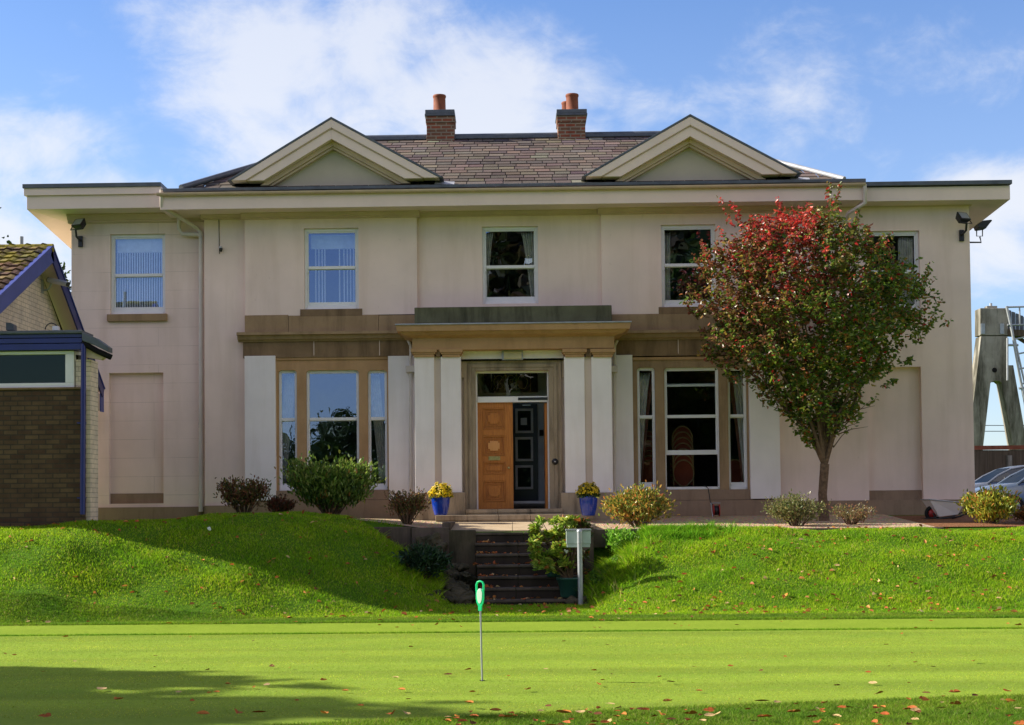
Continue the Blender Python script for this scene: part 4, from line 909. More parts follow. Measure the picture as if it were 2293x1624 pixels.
for k in range(16):
    rock(-1.12 - random.uniform(0, .22), random.uniform(-6.0, YE - .1), random.uniform(.02, .35), random.uniform(.07, .15), 'rock', rub)
for k in range(8):
    rock(-1.25 - random.uniform(0, .3), YE - .1 - random.uniform(0, .4), .85 + random.uniform(0, .15), random.uniform(.10, .16), 'rock', rub)
for (x_, y_, r) in ((.93, -5.75, .11), (1.12, -5.7, .13), (1.0, -5.95, .08)):
    tag(rock(x_, y_, .05, r, 'rock', None, 'garden_rock'), {.11: 'rock at the foot of the green pot on the bottom step', .13: 'largest rock beside the foot of the grey sign post', .08: 'small low rock in front of the grey post'}[r], 'rock')
n = 5200; x = 1.2 + np.abs(rng.normal(size=n)) * .38; y = rng.uniform(-5.5, YE - .02, n); k = x < 1.25 + (y + 5.7) * .45; x, y = x[k], y[k]; n = len(x)
d = rng.normal(size=(n, 3)) * .6; d[:, 2] += .3; d[:, 0] -= .3
tag(leaves('ground_ivy', np.stack([x, y, terr(x, y) + rng.uniform(.01, .15, n)], 1), d, rng.uniform(.035, .07, n), pick([(3, (.10, .24, .02)), (2, (.18, .36, .03)), (1, (.06, .13, .02))], n), 'leaf', None, .7), kind='stuff', label='leafy ivy and weeds spilling beside the sign post', cat='ground cover')
# kerbs
kb = empty('stone_kerb', (-2, YE, 1.0)); tag(kb, 'dark stone retaining kerb edging the gravel bed left of the steps', 'kerb')
b = MB(); b.box(-2.95, -1.75, YE - .06, YE + .06, .85, 1.235); b.build('kerb_block', 'kerb', kb, .012)
b = MB(); b.box(-1.74, -1.10, YE - .09, YE + .06, .72, 1.22); b.build('kerb_block', 'kerb', kb, .012)
b = MB(); b.box(-1.22, -1.08, YE + .065, -1.6, .9, 1.30); b.build('kerb_block', 'kerb', kb, .012)
kb = empty('stone_kerb', (2, YE, 1.0)); tag(kb, 'brown stone kerb edging the sunlit gravel right of the steps', 'kerb')
b = MB(); b.box(1.36, 2.9, YE - .08, YE + .03, .85, 1.165); b.build('kerb_block', 'kerb', kb, .012)
b = MB(); b.box(2.905, 7.3, YE - .05, YE + .03, 1.0, 1.145); b.build('kerb_block', 'kerb', kb, .012)
b = MB(); b.box(1.17, 1.355, YE - .32, YE + .12, .45, 1.21); b.build('kerb_post', 'kerb', kb, .015)
b = MB(); b.box(1.22, 1.40, YE + .125, -1.7, .95, 1.255); b.build('kerb_block', 'stone_jamb', kb, .012)

# ------------------------------------------------------------------ ANNEX AND GABLED BUILDING (left)
YA = -6.0
ax = empty('brick_annex', (-7.5, YA, 1.3)); tag(ax, 'low brown brick annex with blue boards and a white corner window', 'building')
axr = PX(190, YA, 1000); axl = -8.9
za_b = 1.15; zw0, zw1 = PZ(868, YA, 100), PZ(786, YA, 100)
def abox(X0, Y0, X1, Y1, y0, y1, name, mat, bev=.004, par=ax): return rbox(name, X0, Y0, X1, Y1, y0, y1, mat, bev, par)
b = MB(); b.box(axl, axr, YA, YA + .45, za_b, zw0 - .03); b.build('wall', 'brick_brown', ax)
b = MB(); b.box(axr - .16, axr + .075, YA + .05, YA + .5, za_b, PZ(806, YA + .1, 190)); b.build('wall', 'brick_cream', ax)
b = MB(); b.box(axl - .02, axl - .001, YA, YA + 5, za_b, PZ(742, YA)); b.build('wall', 'brick_cream', ax)
b = MB(); b.box(axl, axr - .16, YA + .46, YA + .5, za_b, PZ(742, YA)); b.build('wall', 'brick_cream', ax)
b = MB(); b.box(axl, axr + .0, YA - .03, YA + .3, zw0 - .03, zw0); b.build('sill', 'stone_d', ax, .004)
b = MB(); x1 = PX(165, YA, 830); t = .075
b.box(axl, x1, YA + .02, YA + .12, zw0, zw0 + t); b.box(axl, x1, YA + .02, YA + .12, zw1 - t * .7, zw1); b.box(x1 - .14, x1, YA + .018, YA + .12, zw0 + t, zw1 - t * .7)
wf = b.build('window', 'frame', ax, .006)
b = MB(); b.add([(axl, YA + .07, zw0 + t), (x1 - .14, YA + .07, zw0 + t), (x1 - .14, YA + .07, zw1 - t * .7), (axl, YA + .07, zw1 - t * .7)], [(0, 1, 2, 3)]); b.build('pane', 'glass_g', wf)
b = MB(); x2 = PX(180, YA + .15, 830)
A_, B_ = Vector((x1, YA + .07, 0)), Vector((x2, YA + .30, 0))
def slp(z0, z1, f0=0., f1=1.):
    a_ = A_.lerp(B_, f0); c_ = A_.lerp(B_, f1); q = Vector((.03, -.02, 0)); b.add([(a_.x, a_.y, z0), (c_.x, c_.y, z0), (c_.x, c_.y, z1), (a_.x, a_.y, z1), (a_.x - .03, a_.y + .05, z0), (c_.x - .03, c_.y + .05, z0), (c_.x - .03, c_.y + .05, z1), (a_.x - .03, a_.y + .05, z1)], [(0, 1, 2, 3), (5, 4, 7, 6), (3, 2, 6, 7), (1, 0, 4, 5), (0, 3, 7, 4), (2, 1, 5, 6)])
slp(zw0, zw0 + t); slp(zw1 - t * .7, zw1); slp(zw0 + t, zw1 - t * .7, 0, .12); slp(zw0 + t, zw1 - t * .7, .85, 1)
wf2 = b.build('window', 'frame', ax, .003)
b = MB(); a_ = A_.lerp(B_, .12); c_ = A_.lerp(B_, .85); b.add([(a_.x - .01, a_.y + .02, zw0 + t), (c_.x - .01, c_.y + .02, zw0 + t), (c_.x - .01, c_.y + .02, zw1 - t * .7), (a_.x - .01, a_.y + .02, zw1 - t * .7)], [(0, 1, 2, 3)]); b.build('pane', 'glass_g', wf2)
b = MB(); b.box(axl, x1 - .02, YA + .3, YA + .32, zw0, zw1); b.build('backing', 'dark', ax)
for k, (a, c) in enumerate(((747, 758), (758, 770), (770, 785))):
    x0, x1_, z0, z1 = RC(-118, a, 183, c, YA - .1); b = MB(); b.box(x0, x1_, YA - .1 + .012 * k, YA + .2, z0 + .006, z1 - .002); b.build('blue_board', 'blue', ax, .004)
x0, x1_, z0, z1 = RC(-125, 741, 184, 748, YA - .15); b = MB(); b.box(x0, x1_, YA - .16, YA + .5, z0, z1); b.build('roof_edge', 'lead', ax, .01)
# tiled verge dropping to the right
b = MB()
v = [P(183, 744, YA - .15), P(243, 777, YA - .15), P(243, 789, YA - .15), P(184, 763, YA - .15)]; mid = P(215, 757, YA - .15); midb = P(215, 775, YA - .15)
b.exty(YA - .16, YA + .1, [v[3], midb, v[2], v[1], mid, v[0]]); b.build('tile_verge', 'lead', ax, .01)
g0, g1 = P(186, 768, YA - .12), P(248, 800, YA - .12)
b = MB(); b.tube([(g0[0], YA - .12, g0[1]), (P(220, 788, YA)[0], YA - .1, P(220, 787, YA)[1]), (g1[0], YA - .08, g1[1])], .045, 8); b.build('gutter', 'dark', ax)
b = MB(); v = [P(190, 778, YA), P(236, 800, YA), P(228, 806, YA), P(190, 800, YA)]; b.exty(YA - .04, YA + .1, v[::-1]); b.build('soffit_board', 'mould', ax)
b = MB(); b.tube([(PX(187, YA - .12, 790), YA - .12, PZ(772, YA, 185)), (PX(187, YA - .12, 800), YA - .12, PZ(790, YA, 185)), (PX(185, YA - .1, 1150), YA - .1, PZ(1152, YA, 185))], .042, 10); dp = b.build('downpipe', 'blue', ax)
b = MB()
for Y in (947, 1115): xx, zz = P(186, Y, YA - .1); b.box(xx - .10, xx + .03, YA - .09, YA - .01, zz - .01, zz + .01); b.build('pipe_bracket', 'blue', dp); b = MB()
# things on the annex roof
x_, z_ = P(20, 740, YA + .1); b = MB(); b.exty(YA + .1, YA + .25, [(x_ - .05, z_), (x_ + .08, z_), (x_ + .08, z_ + .09), (x_ + .03, z_ + .12), (x_ - .05, z_ + .13)][::1]); tag(b.build('roof_vent', 'lead', None, .006), 'small dark upstand on the annex roof edge', 'vent')
x_, z_ = P(125, 738, YA + .15); b = MB(); b.box(x_ - .045, x_ + .05, YA + .1, YA + .2, z_ - .02, z_ + .05); jb = b.build('junction_box', 'frame', None, .008); tag(jb, 'small white junction box with a looped black cable on the annex roof', 'box')
b = MB(); b.tube([(x_ - .17 + .10 * (1 - math.cos(t)) , YA + .15, z_ + .10 * math.sin(t)) for t in np.linspace(0, math.pi * .85, 12)], .009, 6); b.build('cable', 'black', jb)

gb = empty('gabled_building', (-9, -2.5, 1.2)); tag(gb, 'cream brick gabled building with blue bargeboards and a mossy tiled roof', 'building')
XG = -8.05; ap = (-1149 + 118)
dA = XG * F / (118 - 1149) - 30
def onx(X, Y, x):                                      # point of the plane x = const seen at pixel
    d = ray(X, Y); t = (x - EYE.x) / d.x; q = EYE + d * t; return q.y, q.z
ya_, za_ = onx(118, 553, XG); yf_, zf_ = onx(2, 662, XG); yb_, zb_ = onx(237, 880, XG)
sf = (za_ - zf_) / (ya_ - yf_); sb = (za_ - zb_) / (yb_ - ya_)
yF = yf_ - .25; zF = za_ - sf * (ya_ - yF); yBk = min(yb_, -.05); zBk = za_ - sb * (yBk - ya_)
# gable wall set in from the bargeboards
XW = XG - .35
b = MB(); b.add([(XW, yF + .4, .9), (XW, yBk - .35, .9), (XW, yBk - .35, zBk - .0), (XW, ya_, za_ - .06), (XW, yF + .4, zF + .05)], [(0, 1, 2, 3, 4)]); b.build('gable_wall', 'brick_cream', gb)
b = MB(); b.box(-9.9, XW - .002, yF + .4, yF + .42, .9, zF); b.box(-9.9, XW - .002, yBk - .37, yBk - .35, .9, zBk); b.build('wall', 'brick_cream', gb)
def slope_strip(y0, z0, y1, z1, t0, t1, x0, x1, name, mat):
    b = MB(); d = Vector((0, y1 - y0, z1 - z0)).normalized(); nn_ = Vector((0, -d.z, d.y)) if (y1 > y0) else Vector((0, d.z, -d.y))
    b.add([Vector((x, y, z)) - nn_ * t for x in (x0, x1) for (y, z, t) in ((y0, z0, t0), (y1, z1, t0), (y1, z1, t1), (y0, z0, t1))], [(0, 1, 2, 3), (7, 6, 5, 4), (0, 4, 5, 1), (1, 5, 6, 2), (2, 6, 7, 3), (3, 7, 4, 0)])
    return b.build(name, mat, gb, .004)
slope_strip(yF, zF, ya_, za_, .0, .26, XG - .03, XG, 'bargeboard', 'blueb'); slope_strip(yBk, zBk, ya_, za_, .0, .20, XG - .03, XG, 'bargeboard', 'blue')
slope_strip(yF, zF, ya_, za_, -.03, .0, XG - .06, XG + .015, 'verge_cap', 'blueb'); slope_strip(yBk, zBk, ya_, za_, -.03, .0, XG - .06, XG + .015, 'verge_cap', 'blueb')
slope_strip(yF, zF, ya_, za_, .08, .10, XW, XG - .035, 'soffit', 'fascia'); slope_strip(yBk, zBk, ya_, za_, .05, .07, XW, XG - .035, 'soffit', 'fascia')
b = MB(); x_ = XG - .02; b.box(XW, x_ - .02, yBk - .34, yBk + .02, zBk - .42, zBk - .1); b.build('boxed_eave', 'mould', gb); b = MB(); b.box(x_ - .02, x_, yBk - .2, yBk + .03, zBk - .45, zBk - .05); b.build('eave_end_board', 'blueb', gb)
# tiles: interlocking rows on the front slope
SV, SF, ST = [], [], []
d_ = np.array([0, ya_ - yF, za_ - zF]); Ls = np.linalg.norm(d_); v = d_ / Ls; u = np.array([-1., 0, 0]); nn = np.array([0, -v[2], v[1]])
tp = [(4, (.10, .06, .04)), (3, (.16, .10, .06)), (2, (.07, .05, .04)), (1, (.19, .15, .06))]
rows = int(Ls / .27) + 1
for r in range(rows):
    for k in range(7):
        w = .28; s0 = r * .27; a = k * w; tone = pick(tp, 1, .2)[0]; seg = 5; o = len(SV); c0 = np.array([XG - .05, yF, zF]) + v * s0
        L_ = min(.31, Ls - s0 + .02)
        for l_, hoff in ((0, .035), (L_, .0)):
            for q in range(seg + 1):
                t = q / seg; hh_ = .035 * (math.sin(t * math.pi * 1) if t < .55 else .3) * 1.2
                SV.append(c0 + u * (a + t * w) + v * l_ + nn * (hh_ + hoff + .005))
        for q in range(seg + 1): SV.append(c0 + u * (a + q / seg * w))
        for q in range(seg):
            SF.append([o + q, o + seg + 1 + q, o + seg + 2 + q, o + q + 1]); ST.append(tone); SF.append([o + q, o + q + 1, o + 2 * seg + 3 + q, o + 2 * seg + 2 + q]); ST.append(tone * .6)
npmesh('tiled_roof', np.array(SV), np.array(SF), 'tile', np.array(ST), gb)
b = MB(); b.add([(XG - .04, yF, zF), (-10, yF, zF), (-10, ya_, za_), (XG - .04, ya_, za_), (XG - .04, yBk, zBk), (-10, yBk, zBk)], [(0, 3, 2, 1), (3, 4, 5, 2)]); b.build('roof_deck', 'dark', gb)
b = MB(); b.tube([(XG + .01, ya_, za_ - .02), (-10, ya_, za_ - .02)], .075, 10); b.build('ridge_tile', 'tile', gb)
x_, z_ = P(48, 552, ya_ + .3); b = MB(); b.tube([(x_, ya_ + .3, z_ - .3), (x_, ya_ + .3, PZ(530, ya_ + .3, 48))], .035, 12); fl = b.build('flue_pipe', 'galv'); tag(fl, 'short steel flue pipe standing above the mossy ridge', 'flue')
# CCTV camera on the gable
cam_e = empty('security_camera', (XW, ya_, 5)); tag(cam_e, 'silver tubular security camera on a bracket under the blue gable', 'camera')
yy, zz = onx(94, 642, XW)
b = MB(); b.box(XW, XW + .02, yy - .05, yy + .05, zz - .12, zz + .12); b.build('mounting_plate', 'galv', cam_e, .004)
xc_, zc_ = XW + .12, PZ(630, yy, 112)
b = MB(); b.tube([(XW + .01, yy, zz - .07), (XW + .12, yy, zz - .05), (XW + .18, yy, zc_ - .02)], .018, 8); b.build('bracket', 'galv', cam_e)
p0 = Vector((PX(110, yy - .1, 627), yy - .1, PZ(627, yy - .1, 110))); p1 = Vector((PX(152, yy - .4, 638), yy - .4, PZ(637, yy - .4, 152)))
b = MB(); b.tube([p0, p1], .048, 14); b.build('housing', 'silver', cam_e); b = MB(); b.tube([p0 - (p1 - p0) * .03, p0], .05, 14); b.tube([p1, p1 + (p1 - p0) * .02], .042, 14); b.build('end_cap', 'black', cam_e)

# ------------------------------------------------------------------ wall lights
def floodlight(X, Y, y, s, label, mount_dx=0, side=False):
    x, z = P(X, Y, y - .2); e = empty('floodlight', (x, y, z - .35)); tag(e, label, 'floodlight')
    yaw = -.5 * s; Rm = Matrix.Rotation(yaw, 4, 'Z') @ Matrix.Rotation(R(-38), 4, 'X')
    def T(px, py, pz): q = Rm @ Vector((px, py, pz)); return (x + q.x, y - .28 + q.y, z + q.z)
    b = MB(); w, h = .13, .10
    vs = [T(-w, -.05, -h), T(w, -.05, -h), T(w, -.05, h), T(-w, -.05, h), T(-w * .7, .09, -h * .8), T(w * .7, .09, -h * .8), T(w * .7, .09, h * .6), T(-w * .7, .09, h * .6)]
    b.add(vs, [(0, 3, 2, 1), (4, 5, 6, 7), (0, 1, 5, 4), (1, 2, 6, 5), (2, 3, 7, 6), (3, 0, 4, 7)]); b.build('housing', 'black', e, .008)
    b = MB(); b.add([T(-w * .82, -.053, -h * .75), T(w * .82, -.053, -h * .75), T(w * .82, -.053, h * .8), T(-w * .82, -.053, h * .8)], [(0, 1, 2, 3)]); b.build('lamp_glass', 'galv', e)
    b = MB(); b.tube([T(-w - .012, 0, 0), T(-w - .012, 0, -.16), T(w + .012, 0, -.16), T(w + .012, 0, 0)], .010, 6); b.build('yoke', 'black', e)
    b = MB(); q = T(0, 0, -.16); b.tube([q, (q[0], q[1] + .05, z - .26), (q[0], y - .02, z - .30)], .022, 8); b.build('arm', 'black', e)
    b = MB(); b.box(q[0] - .045, q[0] + .045, y - .05, y, z - .42, z - .20); b.build('sensor_box', 'black', e, .006); return e
floodlight(180, 503, YW, 1, 'black floodlight under the left eaves above the gabled building'); floodlight(2153, 489, 0, -1, 'black floodlight facing forward under the right eaves')
# side mounted one at the right corner
x0_, z0_ = P(2171, 542, .1); e = empty('floodlight', (x0_, .1, z0_)); tag(e, 'black floodlight tilted upward on an arm beyond the right corner', 'floodlight')
px_ = lambda X, Y: (P(X, Y, .1)[0], .1, P(X, Y, .1)[1])
b = MB(); b.tube([px_(2170, 543), px_(2197, 543), px_(2194, 530)], .016, 8); b.build('arm', 'black', e)
b = MB(); b.tube([px_(2187, 513), px_(2187, 529), px_(2200, 529), px_(2200, 514)], .012, 6); b.build('yoke', 'black', e)
b = MB(); b.exty(-.05, .25, [px_(2184, 507)[::2], px_(2188, 515)[::2], px_(2203, 513)[::2], px_(2217, 497)[::2], px_(2215, 495)[::2], px_(2196, 497)[::2]]); b.build('housing', 'black', e, .01)
b = MB(); v = [px_(2216, 497), px_(2203, 514)]; b.box(0, 0, 0, 0, 0, 0); b = MB(); b.add([(v[0][0] + .006, -.02, v[0][2]), (v[1][0] + .006, -.02, v[1][2]), (v[1][0] + .006, .22, v[1][2]), (v[0][0] + .006, .22, v[0][2])], [(0, 1, 2, 3)]); b.build('lamp_glass', 'galv', e)
# hanging bulkhead lamp with its cable
x_, z_ = P(495, 558, -.05); e = empty('wall_lamp', (x_, 0, z_)); tag(e, 'small black lamp at the end of a thin cable on the cream wall', 'lamp')
b = MB(); b.lathe((x_, -.06, z_ - .06), [(0, 0), (.02, .01), (.034, .06), (.03, .08), (0, .09)], 12); b.build('lamp_body', 'black', e)
b = MB(); b.tube([(x_, -.06, z_ + .02), (x_, -.06, z_ + .05)], .022, 8); b.build('lamp_socket', 'galv', e); b = MB(); b.box(x_ - .04, x_ - .005, -.03, 0, z_ - .0, z_ + .06); b.build('bracket', 'frame', e)
b = MB(); b.tube([(x_ - .05, -.01, PZ(482, 0, 495)), (x_ - .045, -.01, z_ + .3), (x_ - .04, -.012, z_ - .09)], .006, 5); b.build('cable', 'dark', e)

# ------------------------------------------------------------------ flower pots
def bluepot(X, Yt, Yb, Xw, y, label, flower):
    xc, zb_ = P(X, Yb, y); zt = PZ(Yt, y, X); r = Xw / 2 * (30 + y) / F; H = zt - zb_; e = empty('flower_pot', (xc, y, zb_)); tag(e, label, 'flower pot', 'blue glazed pots flanking the entrance')
    b = MB(); b.lathe((xc, y, zb_), [(0, 0), (r * .66, 0), (r * .70, .02), (r * .86, H * .35), (r * .96, H * .7), (r * .98, H * .9), (r * 1.0, H * .93), (r * 1.0, H), (r * .9, H), (r * .88, H * .9)], 32); b.build('pot', 'potblue', e)
    b = MB(); b.lathe((xc, y, zb_), [(r * .89, H * .92), (0, H * .94)], 24); b.build('soil', 'wood_trunk', e)
    n = 1500; q = norm(rng.normal(size=(n, 3))); q[:, 2] = np.abs(q[:, 2]); R_ = np.array([r * 1.2, r * 1.2, .235]) * (1 + .13 * np.sin(q[:, :1] * 7 + X) * np.sin(q[:, 1:2] * 6) + .08 * np.sin(q[:, 2:] * 11 + q[:, :1] * 9)); ps = np.array([xc, y, zt - .02]) + q * R_ * rng.uniform(.55, .95, (n, 1)); 
    leaves('foliage', ps, q + rng.normal(size=(n, 3)) * .4, rng.uniform(.03, .05, n), pick([(2, (.05, .11, .02)), (2, (.09, .16, .03)), (1, (.16, .2, .04))], n), 'leaf', e)
    n = 620 if flower > .9 else 520; q = norm(rng.normal(size=(n * 2, 3))); q = q[q[:, 2] > (.05 if flower > .9 else .25)][:n]; n = len(q)
    R_ = np.array([r * 1.2, r * 1.2, .235]) * (1 + .13 * np.sin(q[:, :1] * 7 + X) * np.sin(q[:, 1:2] * 6) + .08 * np.sin(q[:, 2:] * 11 + q[:, :1] * 9)); ps = np.array([xc, y, zt - .02]) + q * R_ * rng.uniform(.92, 1.12, (n, 1)); V, Fc = [], []
    t = norm(np.cross(q, rng.normal(size=(n, 3)))); s_ = np.cross(q, t); rr = rng.uniform(.016, .024, n)[:, None]
    ring = [ps + q * .004 + (t * math.cos(a) + s_ * math.sin(a)) * rr * (1 if k % 2 else .72) for k, a in enumerate(np.linspace(0, 2 * math.pi, 13)[:-1])]
    V = np.stack(ring + [ps + q * .014], 1).reshape(-1, 3); i = np.arange(n)[:, None] * 13
    Fc = np.concatenate([i + np.array([[k, (k + 1) % 12, 12]]) for k in range(12)], 0); tn = pick([(3, (.9, .68, .01)), (2, (.85, .56, .01)), (1, (.65, .5, .02))] if flower > .9 else [(3, (.85, .62, .01)), (2, (.62, .47, .02)), (1, (.35, .3, .03))], n, .1)
    npmesh('blossoms', V, Fc, 'leaf', np.concatenate([tn] * 12, 0), e)
bluepot(987, 1112, 1154, 42, -1.75, 'blue glazed pot of bright yellow flowers left of the entrance', 1); bluepot(1318, 1111, 1155, 42, -1.75, 'blue glazed pot of fading yellow flowers right of the entrance', .6)

# ------------------------------------------------------------------ shrubs
def shrub(name, X, Yt, Yb, w, y, label, cat, pal, n, lsize, shape='round', dens=.55, group='shrubs planted along the front of the house', lean=.3, width=.42, stems=26, top_pal=None, depth=.8):
    xc, _ = P(X, Yb, y); zb_ = float(terr(xc, y)); zt = PZ(Yt, y, X); H = zt - zb_; r = w / 2 * (30 + y) / F
    e = empty(name, (xc, y, zb_)); tag(e, label, cat, group)
    ends = []; b = MB()
    for k in range(stems):
        a = random.uniform(0, 2 * math.pi); q = math.sqrt(random.random()); ex = xc + r * .92 * q * math.cos(a); ey = y + r * depth * .92 * q * math.sin(a)
        ht = H * (1 - .35 * q * q) * random.uniform(.78, 1.0) if shape == 'round' else H * (.80 + .2 * q) * random.uniform(.58, 1.04)
        m_ = Vector((xc + (ex - xc) * .55, y + (ey - y) * .55, zb_ + ht * .45)); b.tube([(xc + (ex - xc) * .12, y + (ey - y) * .12, zb_ - .03), m_, (ex, ey, zb_ + ht * .95)], [.012, .008, .004], 5, False); ends.append((ex, ey, ht, a, q))
    b.build('stems', 'wood_trunk', e)
    idx = rng.integers(0, stems, n); E_ = np.array([(q[0], q[1], q[2]) for q in ends])[idx]; t = rng.random(n) ** dens
    if shape == 'round': t = .25 + .78 * t
    else: t = .45 + .58 * t
    base = np.stack([xc + (E_[:, 0] - xc) * np.minimum(1, .1 + t), y + (E_[:, 1] - y) * np.minimum(1, .1 + t), zb_ + E_[:, 2] * t], 1)
    sc_ = r * .16; base += rng.normal(size=(n, 3)) * np.array([sc_, sc_, sc_ * .7]) * (.6 + .6 * t[:, None])
    base[:, 2] = np.maximum(base[:, 2], zb_ + .03)
    out = np.stack([E_[:, 0] - xc, E_[:, 1] - y, np.full(n, H * .8)], 1); dr = norm(out) + rng.normal(size=(n, 3)) * .55; dr[:, 2] += lean
    tn = pick(pal, n)
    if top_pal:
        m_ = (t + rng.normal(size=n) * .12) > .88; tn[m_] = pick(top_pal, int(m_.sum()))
    leaves('foliage', base, dr, rng.uniform(.7, 1.25, n) * lsize, tn, 'leaf', e, width); return e
BR = [(3, (0.208, 0.08, 0.04)), (3, (0.16, 0.12, 0.04)), (2, (0.096, 0.128, 0.032)), (1, (0.352, 0.16, 0.064)), (0.6, (0.4, 0.288, 0.064))]
YG = [(3, (0.374, 0.323, 0.051)), (3, (0.204, 0.255, 0.043)), (2, (0.51, 0.34, 0.068)), (1, (0.612, 0.255, 0.068)), (1, (0.102, 0.153, 0.025))]
GR = [(4, (0.072, 0.153, 0.027)), (3, (0.126, 0.234, 0.036)), (2, (0.198, 0.306, 0.045)), (0.5, (0.36, 0.288, 0.072)), (0.3, (0.36, 0.144, 0.054))]
shrub('shrub', 545, 1078, 1150, 108, -2.6, 'rounded bronze leaved shrub left of the big green bush', 'shrub', BR, 2600, .06, 'vase')
shrub('shrub', 628, 1114, 1152, 66, -2.5, 'low red brown shrub tucked beside the big green bush', 'shrub', [(3, (.20, .06, .03)), (2, (.12, .06, .03)), (1, (.1, .09, .03))], 1300, .05)
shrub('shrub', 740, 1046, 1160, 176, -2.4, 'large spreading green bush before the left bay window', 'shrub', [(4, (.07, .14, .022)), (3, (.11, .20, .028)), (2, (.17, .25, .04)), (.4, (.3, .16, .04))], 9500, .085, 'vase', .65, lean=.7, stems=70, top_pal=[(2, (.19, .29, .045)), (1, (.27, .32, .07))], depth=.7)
shrub('shrub', 911, 1106, 1170, 96, -3.2, 'sparse bronze shrub in the gravel left of the steps', 'shrub', BR, 1500, .05, 'vase', .5, stems=34)
shrub('shrub', 1431, 1098, 1178, 136, -3.1, 'golden leaved sunlit shrub on the gravel beside the right pot', 'shrub', YG, 4200, .065, 'round')
shrub('shrub', 1785, 1112, 1178, 120, -3.2, 'low sprawling olive shrub under the small tree', 'shrub', [(3, (.19, .21, .07)), (2, (.28, .25, .1)), (1, (.12, .16, .05))], 2300, .05, 'round', lean=.1)
shrub('shrub', 1905, 1134, 1172, 90, -3.0, 'thin twiggy low shrub right of the tree trunk', 'shrub', [(2, (.25, .22, .09)), (1, (.32, .16, .08))], 620, .045, 'vase')
shrub('shrub', 2222, 1106, 1178, 122, -3.0, 'dense yellow green shrub beside the wheelbarrow', 'shrub', [(3, (.34, .38, .05)), (3, (.50, .46, .06)), (1, (.55, .25, .06)), (2, (.16, .22, .03))], 4600, .07, 'round')
shrub('shrub', 2315, 1136, 1180, 70, -3.0, 'small rusty leaved shrub cut by the right edge', 'shrub', [(3, (.32, .13, .04)), (2, (.22, .12, .04)), (1, (.12, .12, .03))], 1500, .06, 'round')
shrub('fern_clump', 945, 1228, 1290, 120, -5.2, 'dark clump of fern like leaves on the shaded left bank', 'fern', [(3, (.03, .07, .03)), (2, (.05, .10, .045))], 1800, .10, 'round', group=None, width=.25, lean=-.1)
shrub('weed_patch', 1390, 1188, 1215, 90, YE - .3, 'leafy weeds at the kerb just right of the sign box', 'weeds', [(1, (.16, .36, .03)), (1, (.26, .48, .05))], 2600, .055, 'round', group=None)

# potted rhododendron and the pots
def greenpot(X, Yt, Yb, Xw, y, label, zb_=None):
    xc, zz = P(X, Yb, y); zb_ = zz; zt = PZ(Yt, y, X); r = Xw / 2 * (30 + y) / F; H = zt - zb_; e = empty('plant_pot', (xc, y, zb_)); tag(e, label, 'plant pot')
    b = MB(); b.lathe((xc, y, zb_), [(0, 0), (r * .62, 0), (r * .66, .02), (r * .86, H * .72), (r * .9, H * .74), (r * .92, H * .84), (r * .98, H * .86), (r * 1.02, H * .96), (r * 1.0, H), (r * .9, H), (r * .86, H * .8), (0, H * .8)], 32); b.build('pot', 'potgreen', e); return e, xc, zt, r
_, xp, zp, rp = greenpot(1274, 1293, 1338, 55, -5.5, 'dark green plastic pot holding the rhododendron on the lowest step')
greenpot(1240, 1243, 1292, 46, -5.05, 'second green pot half hidden behind the rhododendron stems')
e = empty('rhododendron', (xp, -5.5, zp)); tag(e, 'yellow green rhododendron growing in the green pot on the steps', 'shrub')
b = MB(); tips = []; 
for k in range(72):
    X = random.gauss(1252, 34); Y = random.uniform(1156, 1275); X = min(max(X, 1190 + abs(Y - 1205) * .25), 1318); y_ = -5.5 + random.uniform(-.28, .3); q = P(X, Y, y_); tx = Vector((q[0], y_, q[1])); tips.append(tx)
    m_ = Vector((xp + (tx.x - xp) * .35, -5.5 + (y_ + 5.5) * .4, zp + (tx.z - zp) * .45)); b.tube([(xp + random.uniform(-.05, .05), -5.5, zp - .08), m_, tx], [.016, .009, .005], 5, False)
b.build('stems', 'wood_trunk', e)
ps, ds, tn = [], [], []
for tx in tips:
    lush = (tx.x - xp) < .12
    for k in range(34 if lush else 22):
        a = random.uniform(0, 2 * math.pi); el_ = random.uniform(-.5, 1.1); ps.append((tx.x + random.gauss(0, .012), tx.y + random.gauss(0, .012), tx.z - random.uniform(0, .09))); ds.append((math.cos(a), math.sin(a), el_))
        c_ = random.choice([(.42, .52, .06), (.30, .44, .05), (.18, .30, .04), (.55, .55, .10), (.24, .34, .05)]) if lush else random.choice([(.06, .09, .02), (.10, .12, .03), (.18, .07, .02)])
        if random.random() < .05: c_ = (.40, .14, .03)
        tn.append(c_)
leaves('foliage', np.array(ps), np.array(ds), rng.uniform(.08, .13, len(ps)), np.array(tn), 'leaf', e, .36, .2)
wf_ = P(1267, 1235, -5.7); b = MB(); 
for dx, dz in ((0, 0), (.02, .012), (-.015, .02), (.01, -.015)): b.lathe((wf_[0] + dx, -5.78, wf_[1] + dz), [(0, -.018), (.014, -.008), (.017, 0), (.012, .012), (0, .016)], 8)
b.build('blossom', 'flagwhite', e)

